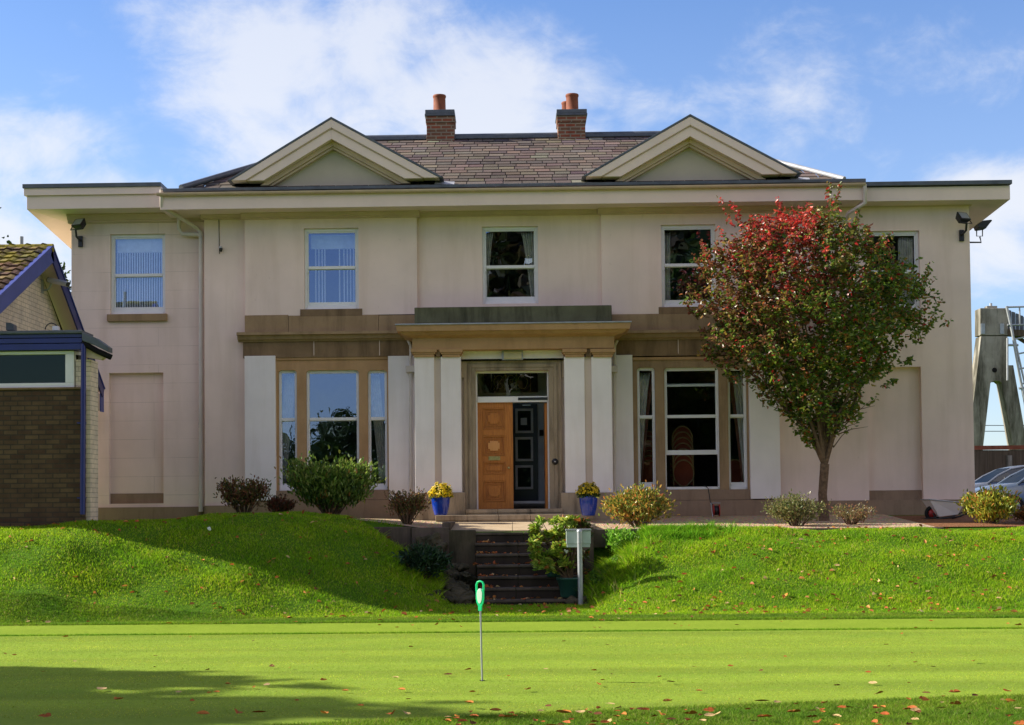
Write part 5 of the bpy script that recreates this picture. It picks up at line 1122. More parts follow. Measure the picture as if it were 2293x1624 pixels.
# sign box on a post
yp = -6.05; sx, szb = P(1300, 1350, yp); sg = empty('post_sign', (sx, yp, float(terr(sx, yp)))); tag(sg, 'pale grey sign box seen from behind on a round grey post beside the steps', 'sign')
b = MB(); zt = PZ(1189, yp - .05, 1300); b.tube([(sx, yp - .05, -.1), (sx - .005, yp - .05, zt)], .039, 16); b.build('post', 'galv', sg); b = MB(); b.lathe((sx - .005, yp - .05, zt), [(.042, -.02), (.042, .01), (.03, .022), (0, .026)], 16); b.build('post_cap', 'galv', sg)
x0, x1, z0, z1 = RC(1268, 1189, 1323, 1218, yp); b = MB(); b.box(x0, x1, yp + .02, yp + .09, z0, z1); b.build('sign_box', 'boxpale', sg, .006)
b = MB(); b.box(x0 - .01, x1 + .01, yp + .0, yp + .11, z1 + .001, z1 + .03); b.build('box_lid', 'galv', sg, .006); b = MB(); b.box(x0 + .01, x1 - .01, yp + .03, yp + .08, z0 - .055, z0 - .002); b.build('lower_tray', 'boxpale', sg, .004)
b = MB(); b.tube([(sx, yp - .05, z0 + .01), (sx, yp - .05, z0 + .03)], .046, 16); b.build('clamp', 'galv', sg)

# practice green marker
mx_, my_ = G(1080, 1527); mk = empty('hole_marker', (mx_, my_, 0)); tag(mk, 'green and white hole marker on a thin metal rod in the putting green', 'golf marker')
b = MB(); hz = PZ(1367, my_, 1075); dxr = PX(1076, my_, 1367) - mx_; b.tube([(mx_, my_, -.05), (mx_ + dxr, my_, hz)], .0085, 10); b.build('rod', 'galv', mk)
def mp(X, Y): q = P(X, Y, my_); return q
def turn(b, a=R(-34)):                                # the paddle is turned a little towards the sun
    xc_ = mp(1075, 1335)[0]; k = 1 / math.cos(a); b.v = [(xc_ + (p_[0] - xc_) * k * math.cos(a) - (p_[1] - my_) * math.sin(a), my_ + (p_[0] - xc_) * k * math.sin(a) + (p_[1] - my_) * math.cos(a), p_[2]) for p_ in b.v]
# frame with a hole at the top: built from the loop arch and the paddle
b = MB(); cx_ = lambda X, Y: mp(X, Y)
arch = [(1067.2, 1324), (1067.0, 1309), (1069.5, 1303.5), (1075, 1301.5), (1080.5, 1303.5), (1083, 1309), (1082.8, 1324)]
b.tube([(mp(*q)[0], my_, mp(*q)[1]) for q in arch], .0085, 8)
pad = [(1066.3, 1321), (1066.3, 1340), (1068, 1350), (1071.5, 1357), (1072, 1368), (1078.4, 1368), (1079, 1357), (1082.3, 1350), (1083.7, 1340), (1083.7, 1321)]
b.exty(my_ - .008, my_ + .008, [mp(*q) for q in pad]); turn(b); b.build('marker_frame', 'flaggreen', mk)
ov = [(1075 + 6.0 * math.cos(t) * (1 if math.sin(t) < 0 else .9), 1334 + (17.5 if math.sin(t) > 0 else 16) * math.sin(t)) for t in np.linspace(0, 2 * math.pi, 25)[:-1]]
b = MB(); b.exty(my_ - .012, my_ + .012, [mp(*q) for q in ov]); turn(b); b.build('white_plate', 'flagwhite', mk)
b = MB(); b.lathe((mx_, my_, .0125), [(.0, 0), (.028, 0)], 20); o = b.build('golf_hole', 'dark'); tag(o, 'dark golf hole at the foot of the green marker', 'hole')
x_, y_ = -4.95, 0; gx_, gy_ = None, None
for yy in np.arange(-6.5, -3.9, .02):
    q = P(470, 1193, yy)
    if terr(q[0], yy) >= q[1]: gx_, gy_ = q[0], yy; break
if gx_ is not None: tag(rock(gx_, gy_ - .05, float(terr(gx_, gy_)) + .06, .035, 'flagwhite', None, 'litter', (1, .6, .8)), 'crumpled pale blue white scrap lying on the shaded bank', 'litter')

# cable reel
yr_ = -.55; x_, z_ = P(1604, 1148, yr_); e = empty('cable_reel', (x_, yr_, z_ - .1)); tag(e, 'red and black cable reel standing on the gravel below the open window', 'cable reel')
zb_ = float(terr(x_, yr_)) + .02; cz = zb_ + .13
for dx in (-.055, .055):
    b = MB(); b.v = []; b.lathe((0, 0, 0), [(0, -.008), (.115, -.008), (.12, 0), (.115, .008), (0, .008)], 24); b.v = [(x_ + dx + p_[2], yr_ + p_[0], cz + p_[1]) for p_ in b.v]; b.build('reel_flange', 'red', e)
b = MB(); b.lathe((0, 0, 0), [(0, -.045), (.09, -.045), (.09, .045), (0, .045)], 24); b.v = [(x_ + p_[2], yr_ + p_[0], cz + p_[1]) for p_ in b.v]; b.build('wound_cable', 'black', e)
b = MB(); b.tube([(x_ - .08, yr_ - .10, zb_), (x_ - .10, yr_, zb_ + .27), (x_ + .08, yr_, zb_ + .27)], .009, 6); b.build('handle', 'galv', e)
zs_ = PZ(1088, YB, 1585); b = MB(); b.tube([(PX(1578, -.1, 1088), -.05, zs_ + .02), (PX(1586, -.25, 1095), -.26, zs_ - .06), (PX(1590, -.3, 1120), -.3, zs_ - .3), (x_ - .02, yr_ + .06, cz + .03)], .008, 6); b.build('cable', 'black', e)

# wheelbarrow
yw = -1.6; g = lambda X, Y: P(X, Y, yw); e = empty('wheelbarrow', (g(2110, 1168)[0], yw, 1.2)); tag(e, 'grey wheelbarrow with a red wheel hub beside the right corner of the house', 'wheelbarrow')
a, b1, c, d = g(2072, 1119), g(2148, 1126), g(2139, 1152), g(2097, 1157)
b = MB(); hw, hb = .30, .18
vo_ = [(a[0], yw - hw, a[1]), (b1[0], yw - hw, b1[1]), (c[0], yw - hb, c[1]), (d[0], yw - hb, d[1]), (a[0], yw + hw, a[1]), (b1[0], yw + hw, b1[1]), (c[0], yw + hb, c[1]), (d[0], yw + hb, d[1])]
b.add(vo_, [(0, 3, 2, 1), (4, 5, 6, 7), (3, 7, 6, 2), (0, 4, 7, 3), (1, 2, 6, 5)]); tray = b.build('tray', 'frame', e); sm = tray.modifiers.new('solid', 'SOLIDIFY'); sm.thickness = .012
b = MB(); b.tube([vo_[0], vo_[1], vo_[5], vo_[4], vo_[0]], .012, 6); b.build('tray_rim', 'galv', e)
wz = terr(g(2090, 1160)[0], yw); wx = g(2088, 1160)[0]; wz = float(wz) + .12
b = MB(); b.tube([(wx + .11 * math.cos(t), yw, wz + .11 * math.sin(t)) for t in np.linspace(0, 2 * math.pi, 25)], .035, 8, False); wh = b.build('wheel', 'tyre', e)
b = MB(); b.lathe((0, 0, 0), [(0, -.04), (.05, -.035), (.085, -.01), (.085, .01), (.05, .035), (0, .04)], 20); b.v = [(wx + p_[0], yw + p_[2], wz + p_[1]) for p_ in b.v]; b.build('hub', 'red', wh)
b = MB()
for s_ in (-1, 1):
    b.tube([(wx, yw + .05 * s_, wz), (d[0] - .05, yw + .16 * s_, d[1] - .05), (c[0], yw + .22 * s_, c[1] - .04), (b1[0] + .55, yw + .28 * s_, b1[1] - .02)], .014, 8)
    b.tube([(wx - .18, yw + .12 * s_, wz - .1), (wx, yw + .12 * s_, wz - .08), (d[0] + .05, yw + .17 * s_, d[1] - .06)], .013, 6)
b.build('frame_tube', 'black', e)
for s_ in (-1, 1):
    b = MB(); xx = c[0]; b.tube([(xx + .05, yw + .2 * s_, c[1] - .03), (xx - .12, yw + .2 * s_, wz - .10), (xx - .05, yw + .2 * s_, wz - .15), (xx + .12, yw + .2 * s_, wz - .12)], .014, 8); b.build('leg', 'black', e)

# ------------------------------------------------------------------ inside: curtains, blinds, chairs
def curtain(x0, x1, z0, z1, y, mat, label, x0b=None, x1b=None, folds=6, name='curtain', grp='curtains seen through the windows'):
    """folded cloth; x0b/x1b are the edges at the bottom"""
    x0b = x0 if x0b is None else x0b; x1b = x1 if x1b is None else x1b; nz, nx_ = 14, folds * 6; V, Fc = [], []
    for j in range(nz + 1):
        t = j / nz; a = x0 + (x0b - x0) * (t ** .8); c_ = x1 + (x1b - x1) * (t ** .8)
        for i in range(nx_ + 1):
            s_ = i / nx_; V.append((a + (c_ - a) * s_, y + .035 * math.sin(s_ * folds * 2 * math.pi + .6 * math.sin(t * 3)), z1 + (z0 - z1) * t))
    for j in range(nz):
        for i in range(nx_): k = j * (nx_ + 1) + i; Fc.append((k, k + nx_ + 1, k + nx_ + 2, k + 1))
    b = MB(); b.add(V, Fc, True); o = b.build(name, mat); so = o.modifiers.new('cloth', 'SOLIDIFY'); so.thickness = .006; tag(o, label, 'curtain', grp); return o
def vblind(rect, y, label, drop_slats, mat='blind'):
    x0, x1, z0, z1 = rect; e = empty('vertical_blind', (x0, y, z0)); tag(e, label, 'blind', 'vertical blinds in the upstairs windows')
    b = MB(); b.box(x0 + .08, x1 - .08, y, y + .06, z1 - .34, z1 - .06); b.build('head_rail', mat, e)
    for t in drop_slats:
        xx = x0 + .08 + (x1 - x0 - .16) * t; b = MB(); b.box(xx - .006, xx + .014, y - .01, y + .05, z0 + .1, z1 - .345); b.build('slat', mat, e)
vblind(W1, YW + .21, 'closed white vertical blind in the window above the left sill stone', [i / 19 + .01 for i in range(19)])
vblind(W2, YB + .42, 'mostly open vertical blind in the window above the left bay', [.10, .17, .24, .30, .62, .72, .79, .86, .93])
def rot_t(*a): pass
w = W3; curtain(w[0] + .05, w[0] + .22, w[2], w[3] - .1, .20, 'curtain', 'pale curtain at the left of the middle upstairs window', w[0] + .03, w[0] + .08, 4); curtain(w[1] - .32, w[1] - .06, w[2], w[3] - .1, .20, 'curtain', 'pale curtain swept to the right of the middle upstairs window', w[1] - .12, w[1] - .04, 5)
w = W4; curtain(w[0] + .07, w[0] + .22, w[2], w[3] - .1, .2, 'curtain', 'narrow pale curtain in the upstairs window left of the tree', w[0] + .07, w[0] + .2, 3)
w = W5; curtain(w[1] - .36, w[1] - .08, w[2], w[3] - .1, .20, 'curtain', 'grey folded curtain in the upstairs window behind the tree', None, None, 6)
def xw(X, y=.25): return PX(X, y, 950)
zt_, zb2 = PZ(835, .25, 1550), PZ(1090, .25, 1550)
curtain(xw(1425), xw(1458), zb2, zt_, .25, 'curtain', 'draped pale curtain in the left light of the right bay window', xw(1418), xw(1432), 5)
curtain(xw(1432), xw(1470), zb2, zt_, .34, 'curtainred', 'red brown curtain behind the pale one in the left light', xw(1418), xw(1436), 5)
curtain(xw(1640), xw(1680), zb2, zt_, .25, 'curtain', 'draped pale curtain in the right light of the right bay window', xw(1665), xw(1682), 5)
curtain(xw(1632), xw(1680), zb2, zt_, .34, 'curtainred', 'red brown curtain swept behind the pale one in the right light', xw(1662), xw(1682), 5)
curtain(xw(640), xw(668), PZ(1085, .25, 700), PZ(840, .25, 700), .25, 'curtain', 'dim curtain in the left light of the left bay window', xw(620), xw(640), 5); curtain(xw(822), xw(850), PZ(1085, .25, 700), PZ(840, .25, 700), .25, 'curtain', 'dim curtain in the right light of the left bay window', xw(850), xw(868), 5)
x0, x1, z0, z1 = RC(1490, 858, 1612, 864, .4); b = MB(); b.tube([(x0 - .3, .4, (z0 + z1) / 2), (x1 + .3, .4, (z0 + z1) / 2)], .022, 8); tag(b.build('curtain_pole', 'frame'), 'pale horizontal curtain pole high in the right bay window', 'pole')
# green exit sign inside the left bay window
x0, x1, z0, z1 = RC(677, 950, 690, 963, .5); e = empty('exit_sign', (x0, .5, z0)); tag(e, 'small green exit sign hanging inside the left light of the left bay', 'sign')
b = MB(); b.box(x0, x1, .5, .52, z0, z1); b.build('sign_plate', 'flaggreen', e); b = MB(); zc = (z0 + z1) / 2; b.exty(.494, .499, [(x0 + .015, zc - .012), (x0 + .06, zc - .012), (x0 + .06, zc - .03), (x0 + .09, zc), (x0 + .06, zc + .03), (x0 + .06, zc + .012), (x0 + .015, zc + .012)]); b.build('arrow', 'flagwhite', e)
def chair(x, y, z, label, grp):
    e = empty('banquet_chair', (x, y, z)); tag(e, label, 'chair', grp)
    def oval(w, h, c, z0): return [(c + w * math.sin(t) * (1 if abs(t) < 2.2 else .85), z0 + h / 2 + h / 2 * math.cos(t)) for t in np.linspace(-math.pi, math.pi, 25)[:-1]]
    b = MB(); b.exty(y - .02, y + .02, [(q[0], q[1]) for q in oval(.19, .50, x, z + .50)]); b.build('backrest', 'chairfab', e, .008)
    b = MB(); pts = oval(.205, .53, x, z + .485); pts.append(pts[0]); b.tube([(q[0], y, q[1]) for q in pts], .016, 6, False); b.build('back_frame', 'gold', e)
    b = MB(); b.box(x - .22, x + .22, y + .02, y + .45, z + .40, z + .47); b.build('seat', 'chairfab', e, .02)
    for sx_ in (-.2, .2):
        for sy_, top in ((.0, .56), (.42, .40)):
            b = MB(); b.tube([(x + sx_, y + sy_, z), (x + sx_, y + sy_, z + top)], .013, 6); b.build('leg', 'gold', e)
    return e
names = ['bottom', 'second', 'third', 'fourth', 'fifth', 'sixth', 'topmost']
for k in range(7): chair(xw(1452, .9), .85 + .02 * k, zf0 + .10 * k, '%s russet chair of the stack in the left light of the right bay' % names[k], 'stacked banquet chairs inside the right bay window')
for k in range(7): chair(xw(1528, .9), .82 + .02 * k, zf0 + .115 * k, '%s russet chair of the stack behind the raised middle sash' % names[k], 'stacked banquet chairs inside the right bay window')
chair(xw(1645, 1.3), 1.4, zf0 + .02, 'single russet oval backed chair behind the right mullion of the right bay window', 'stacked banquet chairs inside the right bay window')

# ------------------------------------------------------------------ THE SMALL TREE
def branch_tree(name, X, Yb, y, outline, fork_Y, label, cat, n, lsize, colour, trunk_r=.088, depth_f=.75, nlimb=11, group=None):
    """outline: [(Y, Xleft, Xright)] silhouette of the crown on the plane y"""
    xc, zb_ = P(X, Yb, y); zb_ = float(terr(xc, y)); e = empty(name, (xc, y, zb_)); tag(e, label, cat, group)
    Zs = np.array([PZ(o[0], y, 1840) for o in outline])[::-1]; L_ = np.array([PX(o[1], y, o[0]) for o in outline])[::-1]; R_ = np.array([PX(o[2], y, o[0]) for o in outline])[::-1]; R_ = L_ + (R_ - L_) * .955; L_ = L_ + (R_ - L_) * .015
    zf = PZ(fork_Y, y, X); b = MB(); xf = PX(X + 2, y, fork_Y)
    b.tube([(xc, y, zb_ - .15), (xc, y, zb_ + .05), (xc - .02, y, zb_ + (zf - zb_) * .5), (xf, y, zf + .05)], [trunk_r * 1.5, trunk_r * 1.12, trunk_r * .92, trunk_r * .95], 14); b.build('trunk', 'wood_trunk', e)
    b = MB(); tips = []
    for k in range(nlimb):
        fx = (k + .5) / nlimb; tz = Zs[-1] * .35 + Zs[0] * .65 if k in (0, nlimb - 1) else Zs[-1] - (Zs[-1] - Zs[0]) * (.15 + .42 * abs(fx - .5) * 2 * random.uniform(.7, 1))
        lx, rx = np.interp(tz, Zs, L_), np.interp(tz, Zs, R_); tx = lx + (rx - lx) * (.12 + .76 * fx); ty = y + random.uniform(-1, 1) * (rx - lx) * .3 * depth_f
        p0 = Vector((xf, y, zf)); p3 = Vector((tx, ty, tz)); p1 = p0.lerp(p3, .3) + Vector(((p3.x - p0.x) * -.06, 0, .12)); p2 = p0.lerp(p3, .65) + Vector(((p3.x - p0.x) * .05, 0, .05))
        b.tube([p0, p1, p2, p3], [.045, .03, .018, .006], 7, False)
        for j in range(9):
            t = random.uniform(.18, .95); q = p0.lerp(p3, t); d = Vector((random.gauss(0, 1), random.gauss(0, .9), random.uniform(.2, 1.3))).normalized() * random.uniform(.35, .9) * (1.1 - .4 * t); b.tube([q, q + d * .5 + Vector((0, 0, .03)), q + d], [.012, .008, .003], 5, False); tips.append(q + d)
    b.build('branches', 'wood_trunk', e)
    # crown: leafy twigs (short shoots carrying leaves) spread through the volume, more near the surface
    nt = n // 13; tz = rng.uniform(Zs[0], Zs[-1], nt * 6); lx, rx = np.interp(tz, Zs, L_), np.interp(tz, Zs, R_); hw = (rx - lx) / 2; k = rng.random(len(tz)) < hw / hw.max() * .9 + .03; tz, lx, rx, hw = tz[k][:nt], lx[k][:nt], rx[k][:nt], hw[k][:nt]; nt = len(tz)
    a = rng.uniform(0, 2 * math.pi, nt); q = rng.random(nt) ** .36
    edge = 1 + .10 * np.sin(a * 5 + tz * 3.1) + .10 * np.sin(a * 3 - tz * 7.5) + rng.normal(size=nt) * .08
    q = q * edge * .90; tx = (lx + rx) / 2 + hw * q * np.cos(a); ty = y + np.minimum(hw, 1.9) * depth_f * q * np.sin(a)
    # openings: drop twigs where a coarse 3-D pattern is low
    pat = np.sin(tx * 4.1 + tz * 2.3) * np.sin(ty * 4.7 - tz * 3.1 + 1) + .6 * np.sin(tx * 7.3 + ty * 6.1) * np.sin(tz * 8.2); k = pat > -.32 ; tx, ty, tz, q = tx[k], ty[k], tz[k], q[k]; nt = len(tx)
    up = np.stack([(tx - xf) * .5, (ty - y) * .5, np.full(nt, 1.0)], 1); up = norm(up) + rng.normal(size=(nt, 3)) * .35; up = norm(up); tl = rng.uniform(.16, .38, nt)
    m = 13; idx = np.repeat(np.arange(nt), m); t = rng.random(nt * m); pos = np.stack([tx, ty, tz], 1)[idx] + up[idx] * (tl[idx] * t)[:, None] + rng.normal(size=(nt * m, 3)) * .02
    dr = rng.normal(size=(nt * m, 3)); dr[:, 2] = dr[:, 2] * .5 - .55; dr += up[idx] * .35
    tn = colour(pos, rng.normal(size=nt)[idx])
    leaves('crown', pos, dr, lsize * rng.uniform(.7, 1.2, nt * m), tn, 'leaf', e, .52, .3)
    return e
YT = -1.9
OUT = [(500, 1705, 1905), (525, 1650, 1920), (550, 1590, 1960), (580, 1570, 2010), (610, 1566, 2060), (650, 1566, 2092), (690, 1552, 2112), (720, 1560, 2106), (760, 1572, 2075), (800, 1590, 2056),
       (830, 1635, 2015), (860, 1670, 1985), (890, 1700, 1960), (920, 1735, 1935), (950, 1765, 1920), (985, 1790, 1890), (1010, 1815, 1868)]
def tree_col(p, r):
    n = len(p); zt, zb_ = PZ(420, YT, 1840), PZ(1010, YT, 1840); h = (p[:, 2] - zb_) / (zt - zb_); xc = PX(1840, YT, 700); dx = (p[:, 0] - xc) / 2.2
    red = 1 / (1 + np.exp(-((h - .70) * 14 - np.abs(dx + .22) * 4.5 + r * 1.0))); br = 1 / (1 + np.exp(-((h - .55) * 8 - dx * 3.6 - 1.0 + r * 1.1)))
    tn = pick([(4, (.07, .14, .016)), (4, (.17, .25, .028)), (2, (.20, .22, .03)), (1, (.32, .24, .04)), (.6, (.42, .14, .04))], n)
    k = rng.random(n) < br * .85; tn[k] = pick([(3, (.18, .075, .035)), (3, (.13, .10, .028)), (2, (.25, .09, .05)), (1, (.32, .2, .06))], int(k.sum()))
    k = rng.random(n) < red * .9; tn[k] = pick([(3, (.52, .04, .035)), (3, (.32, .05, .04)), (2, (.62, .08, .05)), (1, (.40, .15, .06))], int(k.sum()))
    k = rng.random(n) < .012; tn[k] = (.55, .03, .03)
    g = (np.abs(p[:, 0] - PX(1870, YT, 480)) < .42) & (h > .66); k = g & (rng.random(n) < .8); tn[k] = pick([(3, (.11, .16, .02)), (2, (.19, .19, .04)), (1, (.32, .2, .06))], int(k.sum())); return tn
tree = branch_tree('ornamental_tree', 1845, 1142, YT, OUT, 1045, 'small vase shaped tree turning from green to red before the right wing', 'tree', 44000, .088, tree_col)
# upright shoots breaking the outline at the top and the sides
pp_, dd_, rr_ = [], [], []
for (X0, Y0, X1, Y1) in ((1665, 560, 1612, 436), (1668, 520, 1640, 450), (1770, 520, 1742, 440), (1780, 520, 1772, 462), (1800, 520, 1812, 455), (1865, 480, 1858, 404), (1870, 470, 1880, 414), (1905, 540, 1924, 470), (1905, 560, 1918, 490), (1600, 610, 1571, 538), (1590, 640, 1575, 560),
                         (1700, 540, 1690, 478), (2000, 600, 1995, 520), (2060, 650, 2083, 590), (2060, 740, 2108, 678), (2040, 760, 2105, 710), (1575, 690, 1556, 700), (1580, 780, 1572, 770), (2020, 820, 2036, 800), (1720, 540, 1716, 500), (1840, 520, 1836, 470), (1940, 560, 1945, 515), (1600, 740, 1562, 735), (1650, 860, 1620, 830), (1975, 870, 2002, 850)):
    ya = YT + random.uniform(-.35, .35)
    for k in range(46):
        t = random.random() ** .8; pp_.append((PX(X0 + (X1 - X0) * t + random.gauss(0, 6 * (1.15 - t)), ya, 550), ya + random.gauss(0, .07), PZ(Y0 + (Y1 - Y0) * t, ya, 1840))); dd_.append((random.gauss(0, .8), random.gauss(0, .8), -.3 + random.gauss(0, .5))); rr_.append(random.gauss(0, 1))
pp_ = np.array(pp_); leaves('shoots', pp_, np.array(dd_), .08 * rng.uniform(.7, 1.2, len(pp_)), tree_col(pp_, np.array(rr_)), 'leaf', tree, .52, .3)

# ------------------------------------------------------------------ trees out of the frame: behind the photographer (mirrored in the panes) and the shadow caster
def bg_tree(x, y, h, w, label, pal, n=2600, base=.18, ls=.5, group='trees around the green behind the photographer', shape=1.0, name='background_tree', gz=0.):
    e = empty(name, (x, y, gz)); tag(e, label, 'tree', group); b = MB(); b.tube([(x, y, gz - .3), (x, y, gz + h * .4), (x, y, gz + h * .85)], [h * .022, h * .016, h * .004], 8); b.build('trunk', 'wood_trunk', e)
    q = norm(rng.normal(size=(n, 3))); r = rng.random(n) ** .4; lob = 1 + .22 * np.sin(q[:, 0] * 5 + x) * np.sin(q[:, 2] * 6 + y) + .12 * np.sin(q[:, 1] * 11) * np.sin(q[:, 0] * 9 + h); t = q[:, 2] * r * lob
    zz = gz + h * (base + (1 - base) * (t * .5 + .5)); wf = np.where(t > 0, (1 - np.clip(t, 0, 1) ** 2 * .3) ** shape, 1); pos = np.stack([x + q[:, 0] * r * lob * w / 2 * wf, y + q[:, 1] * r * lob * w / 2 * wf, zz], 1)
    leaves('crown', pos, rng.normal(size=(n, 3)), ls * rng.uniform(.6, 1.3, n), pick(pal, n), 'leaf', e, .6); return e
DK = [(3, (.03, .055, .012)), (2, (.05, .08, .015)), (1, (.08, .09, .02))]
DB = [(2, (.05, .05, .015)), (2, (.09, .06, .02)), (1, (.03, .05, .01))]
spec = [(4, -62, 17, 12), (14, -66, 20, 13), (22, -64, 21, 14), (31, -68, 20, 14), (40, -66, 19, 14), (27, -80, 24, 15), (14, -82, 23, 15), (49, -70, 18, 14)]
lab = ['tall dark tree beyond the near side of the green, first of the right group', 'tall dark broad tree, second of the group behind the green', 'tall dark tree, middle of the group behind the green', 'tall dark spreading tree, fourth of the group behind the green', 'tall dark tree, fifth of the group behind the green', 'tallest dark tree in the rear row behind the green', 'tall dark tree at the left of the rear row', 'last tall dark tree of the row to the right']
for i, (x, y, h, w) in enumerate(spec): bg_tree(x, y, h, w, lab[i], DK if i % 2 else DB, 17000, .02, 1.0)
low = [(0, -72, 22, 13), (-12, -88, 8.5, 12), (-22, -86, 8, 12), (-33, -88, 8.5, 13), (-45, -86, 9, 13), (-13, -80, 8.4, 6.5), (-58, -90, 10, 14)]
lab = ['tall round tree behind the middle of the green', 'low broad tree in the distant left hedge line', 'low dark tree, third of the distant left line', 'low dark tree, fourth of the distant left line', 'low dark tree, fifth of the distant left line', 'rounded taller tree standing out of the distant left line', 'low dark tree at the end of the distant left line']
for i, (x, y, h, w) in enumerate(low): bg_tree(x, y, h, w, lab[i], DK if i != 0 else DB, 14000 if i == 0 else 9000, .03, .9 if i == 0 else .3)
# two trees left of the frame whose shade falls across the near green
TS = 1 / math.tan(R(SUN_EL)); dirx, diry = math.cos(R(SUN_BACK)), -math.sin(R(SUN_BACK))
def caster(xt, yt, h, w, label, n, ls, pal=DK):              # tip of the shadow at (xt, yt)
    L_ = h * TS; return bg_tree(xt - dirx * L_, yt - diry * L_, h, w, label, pal, n, .02, ls, 'trees left of the green that shade it', 1.0, 'conifer')
sx0, sy0 = G(1060, 1592)
caster(sx0 - 1.5, sy0 - .05, 9.5, 2.6, 'tall narrow tree left of the green casting the longest shade', 9000, .5)
sx1, sy1 = G(470, 1535); caster(sx1, sy1 + .15, 8.0, 2.4, 'narrow tree behind its taller neighbour left of the green', 8000, .5)
sx1, sy1 = G(150, 1570); caster(sx1, sy1 + .1, 7.5, 2.0, 'third narrow tree left of the green', 6000, .5)
# tree tops behind the gabled building
def small_far(X, Y, y, w, h, label): x_, z_ = P(X, Y, y); bg_tree(x_, y, z_ - 1.0, w, label, DK, 2600, .3, .22, 'tree tops behind the gabled building', gz=1.0)
small_far(-18, 520, 20, 2.6, 6, 'dark tree top at the left edge above the mossy roof'); small_far(146, 607, 22, 1.3, 5, 'dark tree top between the blue gable and the house')

# ------------------------------------------------------------------ fallen leaves
def leafmesh(k, big):
    n_ = 9; V = []; Fc = []; rr = random.Random(k); L_ = 1.0
    pts = [(0, 0), (.18, .30), (.42, .42), (.55, .30), (.72, .33), (1, 0), (.72, -.30), (.55, -.28), (.42, -.40), (.18, -.30)] if big else [(0, 0), (.2, .22), (.5, .30), (.8, .18), (1, 0), (.8, -.18), (.5, -.3), (.2, -.22)]
    cu = rr.uniform(.2, .9); tw = rr.uniform(-.4, .4); m = len(pts)
    f = lambda x, y: (x - .5, y * (1 - cu * .35), .05 + cu * abs(y) * .7 + .35 * cu * (x - .5) ** 2 + tw * y * (x - .5))
    V = [f(*p_) for p_ in pts] + [f(.35, 0), f(.65, 0)]; me = bpy.data.meshes.new('fallen_leaf'); h = len(pts) // 2
    Fc = []; C1, C2 = m, m + 1
    for i in range(m):
        j = (i + 1) % m; c = C1 if (pts[i][0] + pts[j][0]) / 2 < .5 else C2; Fc.append((i, j, c))
        if (pts[i][0] < .5) != (pts[j][0] < .5) or pts[i][0] == .5 or pts[j][0] == .5: pass
    me.from_pydata(V, [], Fc + [(C1, C2, h // 1 if False else [i for i in range(m) if pts[i][0] in (.5, .42, .55)][0]), (C2, C1, [i for i in range(m) if pts[i][0] in (.5, .42, .55)][-1])]); return me
tones = {'rust red': (.27, .07, .018), 'orange brown': (.40, .15, .035), 'dark brown': (.12, .045, .02), 'pale buff': (.48, .33, .15), 'russet': (.34, .10, .03)}
LM = {}; leafs = []
for k, c in tones.items():
    n = NB('leaf_' + k.replace(' ', '_'), .75, .08); n.col(n.mix(n.rng(n.noise(60, 3), .3, .7), tuple(x * .7 for x in c), tuple(min(1, x * 1.25) for x in c))); M['L' + k] = n.m
    LM[k] = []
    for big in (0, 0, 1):
        me = leafmesh(random.random(), big); me.materials.append(n.m); LM[k].append(me)
def drop_leaf(x, y, s, z=None, where='on the near edge of the green'):
    k = random.choice(list(tones) if s < .09 else ['rust red', 'orange brown', 'russet', 'dark brown', 'pale buff', 'orange brown'])
    o = bpy.data.objects.new('fallen_leaf', random.choice(LM[k])); COL.objects.link(o); z = float(terr(x, y)) if z is None else z
    o.location = (x, y, z + .018); o.scale = (s, s, s); e_ = .06
    gx_ = (float(terr(x + e_, y)) - float(terr(x - e_, y))) / (2 * e_); gy_ = (float(terr(x, y + e_)) - float(terr(x, y - e_))) / (2 * e_)
    nrm = Vector((-gx_ * .7, -gy_ * .7, 1)).normalized(); qt = nrm.to_track_quat('Z', 'Y').to_matrix().to_4x4() @ Matrix.Rotation(random.uniform(0, 6.28), 4, 'Z') @ Matrix.Rotation(random.uniform(-.5, .5), 4, 'X')
    o.rotation_euler = qt.to_euler(); leafs.append((o, k, where, x, y, s)); o['category'] = 'leaf'; o['group'] = 'fallen leaves lying ' + where
cnt = 0
for (X, Y, s) in ((228, 1551, .15), (266, 1575, .10), (885, 1525, .08), (900, 1553, .09), (1003, 1518, .09), (1048, 1507, .08), (1222, 1505, .08), (1183, 1552, .08), (1340, 1541, .10), (1350, 1530, .05), (1503, 1535, .09), (609, 1500, .08), (650, 1502, .06), (725, 1531, .07), (1565, 1555, .07), (1955, 1537, .09), (2181, 1488, .09), (2050, 1490, .07), (1874, 1543, .06), (773, 1555, .07), (485, 1558, .06), (598, 1541, .1), (400, 1557, .06), (430, 1578, .06), (12, 1470, .06), (168, 1487, .06), (147, 1432, .09), (568, 1441, .09), (2020, 1425, .08), (1984, 1450, .06), (1262, 1442, .06), (1360, 1450, .07), (1636, 1499, .06), (1705, 1508, .06), (1944, 1512, .06), (2089, 1500, .07)):
    x, y = G(X, Y); drop_leaf(x, y, s, .008, 'on the mown green'); cnt += 1
for (X, Y, s) in ((580, 1612, .12), (530, 1614, .12), (455, 1616, .12), (725, 1614, .1), (880, 1616, .13), (908, 1614, .10), (1050, 1590, .11), (1110, 1608, .1), (1262, 1614, .14), (1300, 1611, .14), (1368, 1592, .1), (1480, 1618, .13), (1546, 1616, .11), (1778, 1612, .11), (1706, 1586, .12), (1885, 1600, .08), (1970, 1568, .11), (2138, 1566, .1), (2255, 1563, .1), (2075, 1566, .08), (1495, 1586, .09), (1228, 1596, .08), (100, 1620, .11)):
    x, y = G(X, Y); drop_leaf(x, y, s, .03, 'in the rough grass along the near edge'); cnt += 1
